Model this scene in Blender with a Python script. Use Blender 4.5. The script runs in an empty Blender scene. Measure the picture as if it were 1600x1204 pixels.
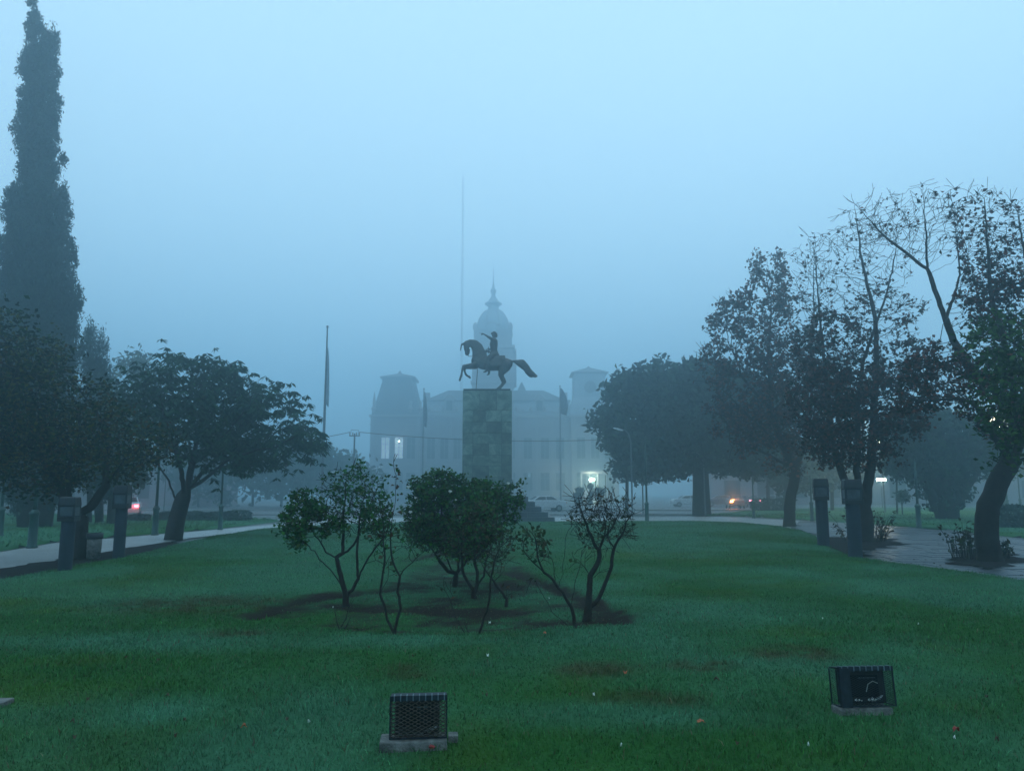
import bpy, bmesh, math, random
import numpy as np
from mathutils import Vector, Matrix, noise
random.seed(7); np.random.seed(7)
RS = np.random.RandomState(11)
S = bpy.context.scene
COL = S.collection

# ------------------------------------------------------------------ camera, world, sun, exposure
FPX = 1209.0; PITCH = math.radians(7.9); EYE = 1.6
cam = bpy.data.cameras.new('camera'); co = bpy.data.objects.new('camera', cam); COL.objects.link(co); S.camera = co
cam.sensor_width = 36; cam.lens = 36 * FPX / 1600; cam.clip_start = 0.1; cam.clip_end = 3000
co.location = (0, 0, EYE); co.rotation_euler = (math.pi / 2 + PITCH, 0, 0)

w = bpy.data.worlds.new('World'); S.world = w; w.use_nodes = True
nt = w.node_tree; bg = nt.nodes['Background']
sky = nt.nodes.new('ShaderNodeTexSky'); sky.sky_type = 'NISHITA'; sky.sun_disc = False
sky.sun_elevation = math.radians(6); sky.sun_rotation = math.radians(150)
# an even blue overcast laid over the clear sky (same in every direction, brighter overhead)
tc = nt.nodes.new('ShaderNodeTexCoord'); sx = nt.nodes.new('ShaderNodeSeparateXYZ'); nt.links.new(tc.outputs['Generated'], sx.inputs[0])
ramp = nt.nodes.new('ShaderNodeValToRGB'); nt.links.new(sx.outputs['Z'], ramp.inputs[0])
ramp.color_ramp.elements[0].position = 0.0; ramp.color_ramp.elements[0].color = (0.56, 0.77, 0.95, 1)
ramp.color_ramp.elements[1].position = 0.9; ramp.color_ramp.elements[1].color = (0.53, 0.75, 0.88, 1)
sc10 = nt.nodes.new('ShaderNodeVectorMath'); sc10.operation = 'SCALE'; sc10.inputs['Scale'].default_value = 13.8
nt.links.new(ramp.outputs[0], sc10.inputs[0])
mix = nt.nodes.new('ShaderNodeMix'); mix.data_type = 'RGBA'; mix.inputs['Factor'].default_value = 0.95
nt.links.new(sky.outputs[0], mix.inputs['A']); nt.links.new(sc10.outputs[0], mix.inputs['B'])
nt.links.new(mix.outputs['Result'], bg.inputs[0]); bg.inputs[1].default_value = 0.1

sun = bpy.data.lights.new('sun', 'SUN'); sun.energy = 0.05; sun.angle = math.radians(40); sun.color = (1, .95, .9)
so = bpy.data.objects.new('sun', sun); COL.objects.link(so); so.rotation_euler = (math.radians(60), 0, math.radians(150))
S.view_settings.view_transform = 'Standard'; S.view_settings.look = 'None'; S.view_settings.gamma = 1
S.view_settings.use_curve_mapping = False; S.view_settings.exposure = 0.0
S.cycles.use_denoising = True
try: S.cycles.denoiser = 'OPENIMAGEDENOISE'
except Exception: pass
S.cycles.volume_bounces = 3; S.cycles.max_bounces = 7; S.cycles.diffuse_bounces = 3; S.cycles.glossy_bounces = 3
S.cycles.transmission_bounces = 4; S.cycles.transparent_max_bounces = 8
FOG = 0.0078

# ------------------------------------------------------------------ helpers
CP, SP = math.cos(PITCH), math.sin(PITCH)
def ray(x, y):
    dx = (x - 800) / FPX; u = (602 - y) / FPX
    return dx, CP - u * SP, SP + u * CP
def P(x, y, Y):                       # world point at depth Y seen at photo pixel (x, y)
    d = ray(x, y); t = Y / d[1]
    return Vector((d[0] * t, Y, EYE + d[2] * t))
def G(x, y, z=0.0):                   # ground point under photo pixel
    d = ray(x, y); t = (z - EYE) / d[2]
    return Vector((d[0] * t, d[1] * t, z))
def Gd(y): return G(800, y).y

def mesh_obj(name, verts, faces, mat=None, parent=None, smooth=False, colors=None):
    me = bpy.data.meshes.new(name)
    me.from_pydata([tuple(v) for v in verts], [], faces)
    if colors is not None:
        a = me.color_attributes.new('Col', 'FLOAT_COLOR', 'POINT')
        a.data.foreach_set('color', np.asarray(colors, dtype=np.float32).ravel())
    if smooth: me.polygons.foreach_set('use_smooth', [True] * len(me.polygons))
    if mat: me.materials.append(mat)
    o = bpy.data.objects.new(name, me); COL.objects.link(o)
    if parent: o.parent = parent
    return o

def np_mesh(name, V, F, k, mat, parent=None, C=None, smooth=False):
    """V (n,3) floats, F (m,k) ints"""
    me = bpy.data.meshes.new(name)
    V = np.ascontiguousarray(V, dtype=np.float32); F = np.ascontiguousarray(F, dtype=np.int32)
    me.vertices.add(len(V)); me.vertices.foreach_set('co', V.ravel())
    me.loops.add(F.size); me.loops.foreach_set('vertex_index', F.ravel())
    me.polygons.add(len(F)); me.polygons.foreach_set('loop_start', np.arange(0, F.size, k, dtype=np.int32))
    try: me.polygons.foreach_set('loop_total', np.full(len(F), k, dtype=np.int32))
    except Exception: pass
    if smooth: me.polygons.foreach_set('use_smooth', np.ones(len(F), dtype=bool))
    me.update(calc_edges=True)
    if C is not None:
        a = me.color_attributes.new('Col', 'FLOAT_COLOR', 'POINT')
        C4 = np.ones((len(V), 4), dtype=np.float32); C4[:, :3] = C
        a.data.foreach_set('color', C4.ravel())
    me.materials.append(mat)
    o = bpy.data.objects.new(name, me); COL.objects.link(o)
    if parent: o.parent = parent
    return o

def rel(o, root):                     # geometry was made in world space; keep it there under a moved Empty
    o.parent = root; o.matrix_parent_inverse = Matrix.Translation(root.location).inverted()
    return o

class MB:
    """collects simple solids into one mesh"""
    def __init__(s): s.v = []; s.f = []
    def add(s, v, f):
        n = len(s.v); s.v += [tuple(p) for p in v]; s.f += [tuple(i + n for i in q) for q in f]; return s
    def box(s, lo, hi, top=(0, 0)):
        x0, y0, z0 = lo; x1, y1, z1 = hi; a, b = top
        v = [(x0, y0, z0), (x1, y0, z0), (x1, y1, z0), (x0, y1, z0), (x0 + a, y0 + b, z1), (x1 - a, y0 + b, z1), (x1 - a, y1 - b, z1), (x0 + a, y1 - b, z1)]
        return s.add(v, [(3, 2, 1, 0), (4, 5, 6, 7), (0, 1, 5, 4), (1, 2, 6, 5), (2, 3, 7, 6), (3, 0, 4, 7)])
    def cbox(s, c, d, top=(0, 0)):    # centre of base, size
        return s.box((c[0] - d[0] / 2, c[1] - d[1] / 2, c[2]), (c[0] + d[0] / 2, c[1] + d[1] / 2, c[2] + d[2]), top)
    def tube(s, pts, rad, n=8, cap=True):
        pts = [Vector(p) for p in pts]; rad = rad if hasattr(rad, '__len__') else [rad] * len(pts)
        rings = []
        for i, p in enumerate(pts):
            t = (pts[min(i + 1, len(pts) - 1)] - pts[max(i - 1, 0)]).normalized()
            ref = Vector((0, 1, 0)) if abs(t.y) < .9 else Vector((1, 0, 0))
            a = t.cross(ref).normalized(); b = t.cross(a)
            rings.append([p + (a * math.cos(2 * math.pi * k / n) + b * math.sin(2 * math.pi * k / n)) * rad[i] for k in range(n)])
        v = [q for r in rings for q in r]; f = []
        for i in range(len(rings) - 1):
            for k in range(n):
                f.append((i * n + k, i * n + (k + 1) % n, (i + 1) * n + (k + 1) % n, (i + 1) * n + k))
        if cap:
            f.append(tuple(range(n - 1, -1, -1))); f.append(tuple((len(rings) - 1) * n + k for k in range(n)))
        return s.add(v, f)
    def lathe(s, c, prof, n=16):      # prof: (r, z)
        c = Vector(c)
        v = [c + Vector((r * math.cos(2 * math.pi * k / n), r * math.sin(2 * math.pi * k / n), z)) for r, z in prof for k in range(n)]
        f = [(i * n + k, i * n + (k + 1) % n, (i + 1) * n + (k + 1) % n, (i + 1) * n + k) for i in range(len(prof) - 1) for k in range(n)]
        f.append(tuple(range(n - 1, -1, -1))); f.append(tuple((len(prof) - 1) * n + k for k in range(n)))
        return s.add(v, f)
    def square_lathe(s, c, prof):     # prof: (halfx, halfy, z)
        c = Vector(c); v = []
        for a, b, z in prof: v += [c + Vector(q) for q in ((-a, -b, z), (a, -b, z), (a, b, z), (-a, b, z))]
        f = [(i * 4 + k, i * 4 + (k + 1) % 4, (i + 1) * 4 + (k + 1) % 4, (i + 1) * 4 + k) for i in range(len(prof) - 1) for k in range(4)]
        f.append((3, 2, 1, 0)); m = (len(prof) - 1) * 4; f.append((m, m + 1, m + 2, m + 3))
        return s.add(v, f)
    def prism(s, poly, y0, y1):       # poly in (x,z), extruded along y
        n = len(poly); v = [(p[0], y0, p[1]) for p in poly] + [(p[0], y1, p[1]) for p in poly]
        f = [tuple(range(n)), tuple(range(2 * n - 1, n - 1, -1))] + [(k, k + n, (k + 1) % n + n, (k + 1) % n) for k in range(n)]
        return s.add(v, f)
    def build(s, name, mat, parent=None, smooth=False):
        return mesh_obj(name, s.v, s.f, mat, parent, smooth)

def thing(name, label, cat, loc=(0, 0, 0), rotz=0, group=None):
    o = bpy.data.objects.new(name, None); COL.objects.link(o); o.empty_display_size = .2
    o.location = loc; o.rotation_euler = (0, 0, rotz); o['label'] = label; o['category'] = cat
    if group: o['group'] = group
    return o
def tag(o, label, cat, group=None):
    o['label'] = label; o['category'] = cat
    if group: o['group'] = group
    return o
def struct(o): o['kind'] = 'structure'; return o
def copy_tree(o, parent=None):
    c = o.copy(); COL.objects.link(c)
    if parent: c.parent = parent
    for ch in [q for q in bpy.data.objects if q.parent == o]: copy_tree(ch, c)
    return c
def bevel(o, wd, seg=2):
    m = o.modifiers.new('bevel', 'BEVEL'); m.width = wd; m.segments = seg; m.limit_method = 'ANGLE'; return o

# ------------------------------------------------------------------ materials
def mat_basic(name, col, rough=.7, metal=0, var=.25, scale=6, bump=.0, spec=.5, bscale=None, rnd=0, detail=6, dark=None):
    m = bpy.data.materials.new(name); m.use_nodes = True; n = m.node_tree; b = n.nodes['Principled BSDF']
    b.inputs['Roughness'].default_value = rough; b.inputs['Metallic'].default_value = metal; b.inputs['Specular IOR Level'].default_value = spec
    geo = n.nodes.new('ShaderNodeTexCoord')
    tx = n.nodes.new('ShaderNodeTexNoise'); tx.inputs['Scale'].default_value = scale; tx.inputs['Detail'].default_value = detail
    n.links.new(geo.outputs['Object'], tx.inputs['Vector'])
    rp = n.nodes.new('ShaderNodeValToRGB'); n.links.new(tx.outputs['Fac'], rp.inputs[0])
    lo = dark if dark else tuple(c * (1 - var) for c in col)
    rp.color_ramp.elements[0].position = .32; rp.color_ramp.elements[0].color = (*lo, 1)
    rp.color_ramp.elements[1].position = .68; rp.color_ramp.elements[1].color = (*[min(1, c * (1 + var)) for c in col], 1)
    out = rp.outputs[0]
    if rnd:
        oi = n.nodes.new('ShaderNodeObjectInfo'); mr = n.nodes.new('ShaderNodeMapRange')
        mr.inputs['To Min'].default_value = 1 - rnd; mr.inputs['To Max'].default_value = 1 + rnd
        n.links.new(oi.outputs['Random'], mr.inputs['Value'])
        vm = n.nodes.new('ShaderNodeVectorMath'); vm.operation = 'SCALE'
        n.links.new(out, vm.inputs[0]); n.links.new(mr.outputs[0], vm.inputs['Scale']); out = vm.outputs[0]
    n.links.new(out, b.inputs['Base Color'])
    if bump:
        t2 = n.nodes.new('ShaderNodeTexNoise'); t2.inputs['Scale'].default_value = bscale or scale * 4; t2.inputs['Detail'].default_value = 8
        n.links.new(geo.outputs['Object'], t2.inputs['Vector'])
        bp = n.nodes.new('ShaderNodeBump'); bp.inputs['Strength'].default_value = bump; bp.inputs['Distance'].default_value = .02
        n.links.new(t2.outputs['Fac'], bp.inputs['Height']); n.links.new(bp.outputs[0], b.inputs['Normal'])
    return m
def mat_vcol(name, rough=.6, spec=.3, trans=0.0):
    m = bpy.data.materials.new(name); m.use_nodes = True; n = m.node_tree; b = n.nodes['Principled BSDF']
    a = n.nodes.new('ShaderNodeVertexColor'); a.layer_name = 'Col'
    b.inputs['Roughness'].default_value = rough; b.inputs['Specular IOR Level'].default_value = spec
    n.links.new(a.outputs[0], b.inputs['Base Color'])
    if trans:
        t = n.nodes.new('ShaderNodeBsdfTranslucent'); n.links.new(a.outputs[0], t.inputs[0])
        mx = n.nodes.new('ShaderNodeMixShader'); mx.inputs[0].default_value = trans
        o = [q for q in n.nodes if q.type == 'OUTPUT_MATERIAL'][0]
        n.links.new(b.outputs[0], mx.inputs[1]); n.links.new(t.outputs[0], mx.inputs[2]); n.links.new(mx.outputs[0], o.inputs[0])
    return m
def mat_emit(name, col, st):
    m = bpy.data.materials.new(name); m.use_nodes = True; n = m.node_tree; b = n.nodes['Principled BSDF']
    b.inputs['Base Color'].default_value = (*col, 1); b.inputs['Emission Color'].default_value = (*col, 1); b.inputs['Emission Strength'].default_value = st
    return m

M = {}
M['bark'] = mat_basic('bark', (.016, .014, .013), .85, var=.45, scale=5, bump=.8, bscale=22, spec=.3)
M['bark_rose'] = mat_basic('rose_bark', (.018, .014, .011), .8, var=.4, scale=20, bump=.4, spec=.3)
M['leaf'] = mat_vcol('leaf', .75, .12, .25)
M['leaf_far'] = mat_vcol('far_leaf', .8, .1)
M['grass'] = mat_vcol('grass_blade', .6, .25, .2)
M['lawn'] = mat_vcol('lawn_soil', .95, .05)
M['bronze'] = mat_basic('bronze', (.055, .05, .045), .5, metal=.6, var=.4, scale=3, bump=.1)
M['marble'] = None
M['step'] = mat_basic('granite', (.045, .06, .08), .55, var=.3, scale=9, bump=.15, rnd=.12)
M['concrete'] = mat_basic('concrete', (.15, .145, .135), .85, var=.4, scale=16, bump=.7, bscale=70, dark=(.05, .055, .05))
M['path'] = mat_basic('pale_path', (.30, .31, .31), .45, var=.18, scale=.6, bump=.15, bscale=30)
M['flag'] = mat_basic('wet_shaded_flagstone', (.030, .042, .058), .36, var=.3, scale=1.5, bump=.35, bscale=9, rnd=.22)  # wet stone, with tree shade and reflection put into its dark blue colour
M['joint'] = mat_basic('joint_soil', (.02, .021, .022), .6, var=.3, scale=3, bump=.4)
M['soil'] = mat_basic('bare_soil', (.016, .014, .015), 1.0, spec=.1, var=.4, scale=4, bump=.8, bscale=25)
M['asphalt'] = mat_basic('asphalt', (.06, .065, .07), .55, var=.2, scale=.4, bump=.2, bscale=40)
M['kerb'] = mat_basic('kerb', (.22, .22, .22), .7, var=.2, scale=2)
M['bollard'] = mat_basic('bollard_paint', (.016, .030, .046), .8, var=.25, scale=5, bump=.1, bscale=60)
M['bollard_dark'] = mat_basic('bollard_cap', (.010, .016, .022), .5, var=.3, scale=9)
M['bollard_panel'] = mat_basic('bollard_glass', (.05, .07, .085), .35, var=.3, scale=7)
M['post'] = mat_basic('green_post', (.012, .06, .05), .45, var=.25, scale=6)
M['pole'] = mat_basic('grey_pole', (.10, .12, .14), .5, var=.2, scale=3)
M['lamphead'] = mat_basic('lamp_head', (.65, .7, .72), .4, var=.08, scale=4)
M['cage'] = mat_basic('cage_steel', (.014, .022, .030), .6, metal=0, spec=.25, var=.35, scale=30)
M['cage_light'] = mat_basic('cage_strip', (.09, .14, .17), .5, metal=0, var=.2, scale=40)
M['black'] = mat_basic('black_housing', (.008, .009, .01), .35, var=.4, scale=12)
M['glass'] = mat_basic('dark_glass', (.010, .012, .014), .2, var=.2, scale=4, spec=.35)
M['silver'] = mat_basic('worn_reflector', (.30, .32, .32), .3, metal=.8, var=.4, scale=20)
M['wall'] = mat_basic('plaster', (.27, .22, .23), .85, var=.12, scale=.35, bump=.1)
M['trim'] = mat_basic('trim_stone', (.30, .26, .26), .8, var=.1, scale=.5)
M['roof'] = mat_basic('slate_roof', (.10, .10, .12), .6, var=.2, scale=.6)
M['roof_pale'] = mat_basic('pale_mansard', (.34, .36, .40), .6, var=.12, scale=.5)
M['dome'] = mat_basic('zinc_dome', (.24, .27, .31), .5, var=.12, scale=.6)
M['flag_cloth'] = mat_basic('flag_cloth', (.30, .38, .45), .8, var=.15, scale=2)
M['flag_dark'] = mat_basic('flag_dark', (.05, .06, .09), .8, var=.15, scale=2)
M['carpale'] = mat_basic('pale_car_paint', (.50, .55, .58), .3, var=.03, scale=1)
M['cardark'] = mat_basic('dark_car_paint', (.10, .11, .13), .3, var=.05, scale=1)
M['tyre'] = mat_basic('tyre', (.015, .015, .015), .8)
M['red_on'] = mat_emit('tail_light_lit', (1.0, .06, .08), 26)
M['pink_on'] = mat_emit('tail_light_far', (1.0, .25, .35), 9)
M['amber_on'] = mat_emit('indicator_lit', (1.0, .30, .07), 60)
M['white_on'] = mat_emit('lamp_lit', (.85, 1.0, .8), 60)
M['warm_on'] = mat_emit('warm_lamp_lit', (1.0, .85, .55), 30)
M['win_on'] = mat_emit('lit_window', (.75, .9, 1.0), .42)
M['mast'] = mat_basic('mast_paint', (.30, .28, .28), .7)
M['petal'] = mat_basic('petal', (.80, .81, .76), .6, var=.06)
M['leaf_orange'] = mat_basic('fallen_leaf', (.38, .08, .02), .6, var=.35, scale=40)
M['leaf_red'] = mat_basic('fallen_red_leaf', (.30, .025, .02), .6, var=.35, scale=40)
M['leaf_brown'] = mat_basic('fallen_brown_leaf', (.07, .035, .02), .7, var=.35, scale=40)
M['insulator'] = mat_basic('insulator', (.25, .22, .2), .3)

def marble():
    m = bpy.data.materials.new('green_marble'); m.use_nodes = True; n = m.node_tree; b = n.nodes['Principled BSDF']
    tcn = n.nodes.new('ShaderNodeTexCoord'); oi = n.nodes.new('ShaderNodeObjectInfo')
    off = n.nodes.new('ShaderNodeVectorMath'); off.operation = 'MULTIPLY_ADD'
    off.inputs[1].default_value = (1, 1, 1)
    sc = n.nodes.new('ShaderNodeVectorMath'); sc.operation = 'SCALE'; sc.inputs[0].default_value = (37, 19, 53); n.links.new(oi.outputs['Random'], sc.inputs['Scale'])
    n.links.new(tcn.outputs['Object'], off.inputs[0]); n.links.new(sc.outputs[0], off.inputs[2])
    t = n.nodes.new('ShaderNodeTexNoise'); t.inputs['Scale'].default_value = 1.3; t.inputs['Detail'].default_value = 8; t.inputs['Distortion'].default_value = 1.6
    n.links.new(off.outputs[0], t.inputs['Vector'])
    r = n.nodes.new('ShaderNodeValToRGB'); n.links.new(t.outputs['Fac'], r.inputs[0]); e = r.color_ramp.elements
    e[0].position = .32; e[0].color = (.045, .075, .065, 1); e[1].position = .7; e[1].color = (.17, .22, .18, 1)
    x = e.new(.5); x.color = (.085, .13, .11, 1)
    v = n.nodes.new('ShaderNodeTexNoise'); v.inputs['Scale'].default_value = 2.2; v.inputs['Detail'].default_value = 4; v.inputs['Distortion'].default_value = 3.0
    n.links.new(off.outputs[0], v.inputs['Vector'])
    vr = n.nodes.new('ShaderNodeValToRGB'); n.links.new(v.outputs['Fac'], vr.inputs[0]); q = vr.color_ramp.elements
    q[0].position = .485; q[0].color = (0, 0, 0, 1); q[1].position = .515; q[1].color = (0, 0, 0, 1); z = q.new(.5); z.color = (.5, .5, .5, 1)
    mx = n.nodes.new('ShaderNodeMix'); mx.data_type = 'RGBA'; n.links.new(vr.outputs[0], mx.inputs['Factor'])
    n.links.new(r.outputs[0], mx.inputs['A']); mx.inputs['B'].default_value = (.32, .36, .30, 1)
    mr = n.nodes.new('ShaderNodeMapRange'); mr.inputs['To Min'].default_value = .45; mr.inputs['To Max'].default_value = 1.6; n.links.new(oi.outputs['Random'], mr.inputs['Value'])
    fs = n.nodes.new('ShaderNodeVectorMath'); fs.operation = 'SCALE'; n.links.new(mx.outputs['Result'], fs.inputs[0]); n.links.new(mr.outputs[0], fs.inputs['Scale'])
    n.links.new(fs.outputs[0], b.inputs['Base Color']); b.inputs['Roughness'].default_value = .4
    return m
M['marble'] = marble()
M['marble_joint'] = mat_basic('dark_joint', (.03, .04, .04), .8)
# ------------------------------------------------------------------ haze
mhz = bpy.data.materials.new('haze'); mhz.use_nodes = True; n_ = mhz.node_tree; n_.nodes.clear()
o_ = n_.nodes.new('ShaderNodeOutputMaterial'); v_ = n_.nodes.new('ShaderNodeVolumePrincipled')
v_.inputs['Color'].default_value = (.66, .88, .985, 1); v_.inputs['Density'].default_value = FOG; v_.inputs['Anisotropy'].default_value = 0.82
n_.links.new(v_.outputs[0], o_.inputs['Volume'])
hz = MB().box((-560, -560, -1.2), (560, 560, 74)).build('haze', mhz); hz['kind'] = 'stuff'

# ------------------------------------------------------------------ ground
struct(MB().box((-550, -550, -.25), (550, 550, -.13)).build('ground', M['asphalt']))

LAWN = [G(0, 905), G(60, 895), G(120, 884), G(180, 873), G(230, 862), G(290, 846), G(340, 836), G(400, 827), G(470, 822), G(560, 818.5), G(650, 816.5),
        G(760, 815.5), G(860, 815), G(1000, 814), G(1090, 814), G(1150, 815.5), G(1200, 819), G(1250, 827), G(1283, 840), G(1300, 856), G(1335, 869), G(1400, 879),
        G(1500, 892), G(1600, 907)]
LAWN = [(p.x, p.y) for p in LAWN] + [(11.8, 10.5), (17, 4), (17, -8), (-18, -8), (-18, 5), (-13, 11.5)]
LP = np.array(LAWN)
def sdist(X, Y, poly):                # signed distance, + inside
    d = np.full(X.shape, 1e9); ins = np.zeros(X.shape, bool); n = len(poly)
    for i in range(n):
        ax, ay = poly[i]; bx, by = poly[(i + 1) % n]
        ex, ey = bx - ax, by - ay; t = np.clip(((X - ax) * ex + (Y - ay) * ey) / (ex * ex + ey * ey + 1e-9), 0, 1)
        d = np.minimum(d, np.hypot(X - ax - t * ex, Y - ay - t * ey))
        c = ((ay > Y) != (by > Y)); xi = ax + (Y - ay) / (by - ay + 1e-12) * ex
        ins ^= c & (X < xi)
    return np.where(ins, d, -d)

# cheap value noise in numpy
_G = RS.rand(64, 64)
def vn(X, Y, s, off=0):
    x = X / s + off * 7.3; y = Y / s + off * 3.1; xi = np.floor(x).astype(int); yi = np.floor(y).astype(int); fx = x - xi; fy = y - yi
    fx = fx * fx * (3 - 2 * fx); fy = fy * fy * (3 - 2 * fy)
    g = lambda a, b: _G[a % 64, b % 64]
    return (g(xi, yi) * (1 - fx) + g(xi + 1, yi) * fx) * (1 - fy) + (g(xi, yi + 1) * (1 - fx) + g(xi + 1, yi + 1) * fx) * fy
def fbm(X, Y, s, off=0, o=4):
    r = 0; a = 1; t = 0
    for k in range(o): r = r + a * vn(X, Y, s / 2 ** k, off + k * 1.7); t += a; a *= .55
    return r / t

def seg_d(X, Y, pts):
    d = np.full(X.shape, 1e9)
    for (ax, ay), (bx, by) in zip(pts[:-1], pts[1:]):
        ex, ey = bx - ax, by - ay; t = np.clip(((X - ax) * ex + (Y - ay) * ey) / (ex * ex + ey * ey + 1e-9), 0, 1)
        d = np.minimum(d, np.hypot(X - ax - t * ex, Y - ay - t * ey))
    return d
g2 = lambda *q: [(G(x, y).x, G(x, y).y) for x, y in q]
TRENCH = [g2((395, 972), (440, 950), (500, 935), (545, 930), (610, 922)), g2((790, 893), (850, 915), (900, 935), (955, 962), (962, 978)), g2((640, 880), (690, 866))]
BED = g2((400, 972), (470, 938), (545, 926), (640, 900), (690, 866), (790, 862), (850, 905), (935, 945), (965, 978), (900, 990), (760, 1000), (600, 1000), (520, 992), (440, 985))
SOIL_SHADES = [(G(722, 958), 1.25, .55), (G(860, 975), .75, .35), (G(575, 955), .55, .4), (G(640, 990), .8, .16), (G(940, 965), .4, .6), (G(800, 985), .9, .16), (G(795, 915), .5, 1.2), (G(735, 925), .4, .4)]  # bare soil; the two thinnest ellipses paint shading along the bed's front edge
WORN = [(G(320, 950), 1.6, .9), (G(1010, 1105), .42, .26), (G(925, 1055), .55, .32), (G(360, 998), .4, .25), (G(1240, 1030), .5, .4), (G(640, 1060), .3, .3), (G(1100, 1050), .35, .25)]
FROST = [(G(700, 1010), 3.6, .55), (G(250, 1010), 3.0, .7), (G(1050, 960), 2.5, 1.8), (G(160, 1130), 1.4, .6), (G(1000, 1130), 1.4, .4)]
def soil_shade_amt(X, Y):
    nz = fbm(X, Y, .5, 3)
    s = np.zeros(X.shape)
    for c, a, b in SOIL_SHADES: s = np.maximum(s, np.clip(1.25 - np.hypot((X - c.x) / a, (Y - c.y) / b), 0, 1))
    for t in TRENCH: s = np.maximum(s, np.clip(1.3 - seg_d(X, Y, t) / .22, 0, 1))
    bed = np.clip(sdist(X, Y, BED) / .25, 0, 1)
    s = np.maximum(s, bed * .40)
    s2 = s * 1.7 + ((nz - .5) * 2.6 + (fbm(X, Y, .14, 33) - .5) * 1.6) * (s > .02)
    for t in TRENCH: s2 = np.maximum(s2, np.clip(1.3 - seg_d(X, Y, t) / (.16 + .1 * nz), 0, 1) * (.5 + nz))
    return np.clip(s2 - .22, 0, 1)
def lawn_h(X, Y):
    d = sdist(X, Y, LAWN)
    h = .06 * np.clip(d / .8, 0, 1) + .05 * (fbm(X, Y, 5, 1) - .5) + .03 * (fbm(X, Y, 1.1, 5) - .5)
    bed = np.clip(sdist(X, Y, BED) / .3, 0, 1)
    h = h - .05 * bed
    for t in TRENCH: h = h - .06 * np.clip(1 - seg_d(X, Y, t) / .22, 0, 1)
    return h
def lawn_col(X, Y, lift=1.0):
    a = fbm(X, Y, 2.6, 2); b = fbm(X, Y, .7, 8); c = fbm(X, Y, 7, 12)
    base = np.stack([.030 + 0 * a, .122 + 0 * a, .028 + 0 * a], -1)
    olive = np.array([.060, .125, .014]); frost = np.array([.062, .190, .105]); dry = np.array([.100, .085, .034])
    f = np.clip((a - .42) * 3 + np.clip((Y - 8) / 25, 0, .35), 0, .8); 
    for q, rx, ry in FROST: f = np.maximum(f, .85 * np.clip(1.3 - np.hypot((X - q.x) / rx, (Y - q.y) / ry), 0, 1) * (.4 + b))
    o = np.clip((.48 - c) * 5, 0, .85) + .5 * np.clip((fbm(X, Y, .9, 41) - .58) * 6, 0, 1); o = np.clip(o, 0, .9)
    wr = np.zeros(X.shape)
    for q, rx, ry in WORN: wr = np.maximum(wr, np.clip(1.3 - np.hypot((X - q.x) / rx, (Y - q.y) / ry), 0, 1) * np.clip(fbm(X, Y, .16, 51) * 3.2 - .9, 0, 1.2))
    wr = np.clip(wr, 0, .8)
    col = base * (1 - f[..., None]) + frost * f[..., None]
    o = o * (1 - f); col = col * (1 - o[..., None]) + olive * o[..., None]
    col = col * (1 - wr[..., None]) + dry * .6 * wr[..., None]
    return col * (.8 + .4 * b)[..., None] * lift

def h_at(x, y): return float(lawn_h(np.array([x]), np.array([y]))[0])

# lawn surface: fine grid near, following its outline
cs = .14
xs = np.arange(-19, 25, cs); ys = np.arange(-8, 46, cs)
XX, YY = np.meshgrid(xs, ys); D = sdist(XX, YY, LAWN)
keep = D > -cs
# snap the rim onto the outline
gx = np.gradient(D, cs, axis=1); gy = np.gradient(D, cs, axis=0); rim = (D < 0) & keep
XX = np.where(rim, XX - gx * D, XX); YY = np.where(rim, YY - gy * D, YY)
idx = -np.ones(XX.shape, int); idx[keep] = np.arange(keep.sum())
V = np.stack([XX[keep], YY[keep], lawn_h(XX[keep], YY[keep])], -1)
V[rim[keep], 2] = -.10
q = np.stack([idx[:-1, :-1], idx[:-1, 1:], idx[1:, 1:], idx[1:, :-1]], -1).reshape(-1, 4); q = q[(q >= 0).all(1)]
sl = soil_shade_amt(V[:, 0], V[:, 1]); Cc = lawn_col(V[:, 0], V[:, 1], .75)
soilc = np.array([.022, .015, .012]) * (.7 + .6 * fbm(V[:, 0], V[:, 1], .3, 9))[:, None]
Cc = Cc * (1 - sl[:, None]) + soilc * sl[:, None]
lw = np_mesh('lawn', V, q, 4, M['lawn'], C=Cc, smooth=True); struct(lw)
def fine_bump(m, sc, st, dist=.03):
    n = m.node_tree; b = n.nodes['Principled BSDF']; t = n.nodes.new('ShaderNodeTexNoise'); t.inputs['Scale'].default_value = sc; t.inputs['Detail'].default_value = 8
    tcn = n.nodes.new('ShaderNodeTexCoord'); n.links.new(tcn.outputs['Object'], t.inputs['Vector'])
    bp = n.nodes.new('ShaderNodeBump'); bp.inputs['Strength'].default_value = st; bp.inputs['Distance'].default_value = dist
    n.links.new(t.outputs['Fac'], bp.inputs['Height']); n.links.new(bp.outputs[0], b.inputs['Normal'])
fine_bump(M['lawn'], 22, .9, .05)

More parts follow.
